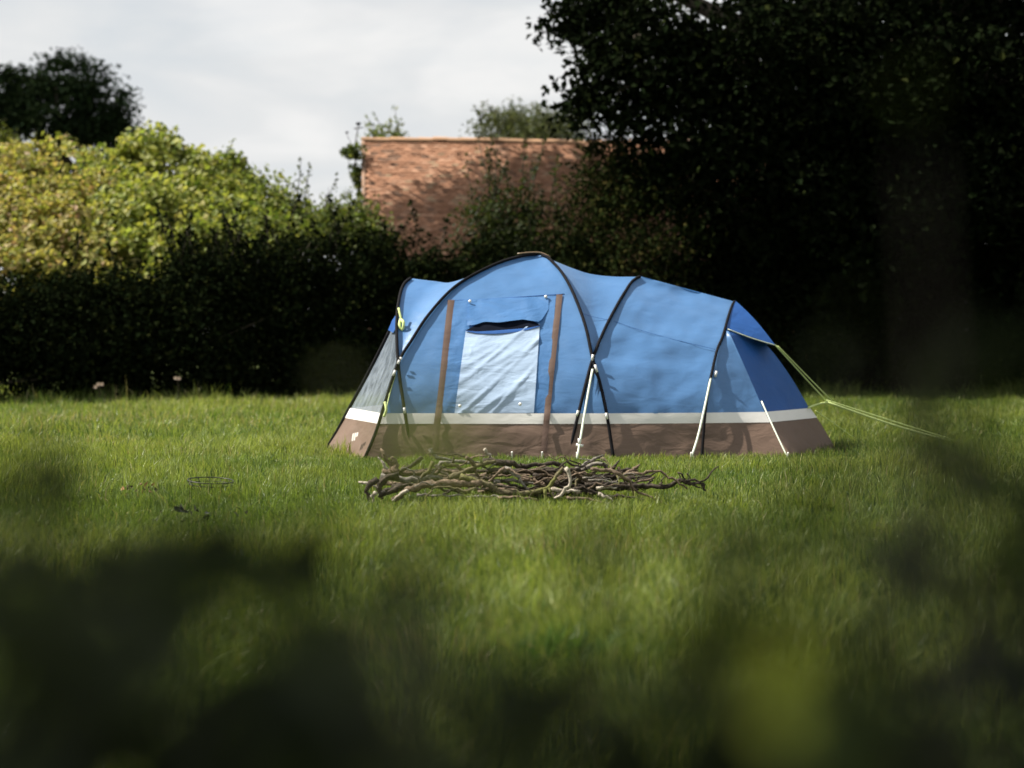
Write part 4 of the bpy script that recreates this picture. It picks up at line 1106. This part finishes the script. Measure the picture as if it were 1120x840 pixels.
# pale blossoms at the foot of the dark hedge
def blossom(px, py, n, label, Yb):
    c = P(px, py, Yb)
    root = empty('blossom', (c[0], c[1], 0), label, 'blossom')
    mb = MB(); mb.tube(smooth_path([G(px, Yb + .25, 0), c + [0, .1, -.1], c], 6), .006, 5); mb.build('stem', M_BARK, root)
    for k in range(n):
        q = c + [(k - (n - 1) / 2) * .05, rng.normal(0, .02), rng.normal(0, .012)]
        mb = MB()
        for t in np.arange(5) * 2 * PI / 5:
            d = np.array([math.cos(t), -.5, math.sin(t)]); e = np.array([-math.sin(t), 0, math.cos(t)])
            mb.add([q, q + d * .02 + e * .014, q + d * .036, q + d * .02 - e * .014], [(0, 1, 2, 3)])
        mb.build('petals', mat_plain('petal_pink', (.75, .55, .45), .6, .2, .1), root, smooth=False)
blossom(108, 420.5, 3, 'small pale pink blossoms at the hedge foot, left cluster', 31.7)
blossom(194, 414, 2, 'small pale blossom pair at the hedge foot, nearer the tent', 32.3)

# ================================================================== LIGHT, SKY, CAMERA
w = bpy.data.worlds.new('World'); sc.world = w; w.use_nodes = True
nt = w.node_tree; nt.nodes.clear()
out = nt.nodes.new('ShaderNodeOutputWorld'); bg = nt.nodes.new('ShaderNodeBackground'); bg.inputs['Strength'].default_value = 0.05
sky = nt.nodes.new('ShaderNodeTexSky'); sky.sky_type = 'NISHITA'; sky.sun_disc = False
sky.sun_elevation = math.asin(SUN[2]); sky.sun_rotation = math.atan2(SUN[0], SUN[1]) % (2 * PI)
tc = nt.nodes.new('ShaderNodeTexCoord')
mp = nt.nodes.new('ShaderNodeMapping'); mp.inputs['Scale'].default_value = (1.0, 1.0, 3.2); mp.inputs['Location'].default_value = (.3, .1, .2)
nt.links.new(tc.outputs['Generated'], mp.inputs['Vector'])
n1 = nt.nodes.new('ShaderNodeTexNoise'); n1.inputs['Scale'].default_value = 3.2; n1.inputs['Detail'].default_value = 8.0; n1.inputs['Roughness'].default_value = .55; n1.inputs['Distortion'].default_value = .4
nt.links.new(mp.outputs[0], n1.inputs['Vector'])
cov = ramp(nt, n1.outputs['Fac'], [(0.25, (0.55, 0.55, 0.55)), (0.5, (1, 1, 1))])
n2 = nt.nodes.new('ShaderNodeTexNoise'); n2.inputs['Scale'].default_value = 7.5; n2.inputs['Detail'].default_value = 7.0; n2.inputs['Distortion'].default_value = .5
nt.links.new(mp.outputs[0], n2.inputs['Vector'])
cc = ramp(nt, n2.outputs['Fac'], [(0.36, (6.75, 7.05, 7.3)), (0.5, (7.4, 7.52, 7.6)), (0.62, (8.3, 8.3, 8.25))])
mx = nt.nodes.new('ShaderNodeMix'); mx.data_type = 'RGBA'
nt.links.new(cov.outputs[0], mx.inputs[0]); nt.links.new(sky.outputs[0], mx.inputs[6]); nt.links.new(cc.outputs[0], mx.inputs[7])
nt.links.new(mx.outputs[2], bg.inputs['Color']); nt.links.new(bg.outputs[0], out.inputs['Surface'])

sl = bpy.data.lights.new('sun', 'SUN'); sl.energy = 5.0; sl.angle = math.radians(.55); sl.color = (1.0, .93, .82)
so = bpy.data.objects.new('sun', sl); COL.objects.link(so); so.rotation_euler = Vector(SUN).to_track_quat('Z', 'Y').to_euler(); so.location = (-20, 5, 30)

cd = bpy.data.cameras.new('camera'); co = bpy.data.objects.new('camera', cd); COL.objects.link(co)
cd.lens = LENS; cd.sensor_width = SENSOR; cd.clip_start = .05; cd.clip_end = 2000
co.location = (0, 0, CAM_Z); co.rotation_euler = (PI / 2 - PITCH, 0, 0)
cd.dof.use_dof = True; cd.dof.focus_distance = 16.6; cd.dof.aperture_fstop = 1.4; cd.dof.aperture_blades = 0
sc.camera = co
sc.render.resolution_x, sc.render.resolution_y = 1024, 768
sc.view_settings.view_transform = 'Standard'; sc.view_settings.look = 'None'; sc.view_settings.exposure = 1.1; sc.view_settings.gamma = 1.0; sc.view_settings.use_curve_mapping = False
cy = sc.cycles
cy.max_bounces = 6; cy.diffuse_bounces = 3; cy.glossy_bounces = 2; cy.transmission_bounces = 4; cy.transparent_max_bounces = 8
cy.use_denoising = True
cy.caustics_reflective = False; cy.caustics_refractive = False
cy.use_adaptive_sampling = True
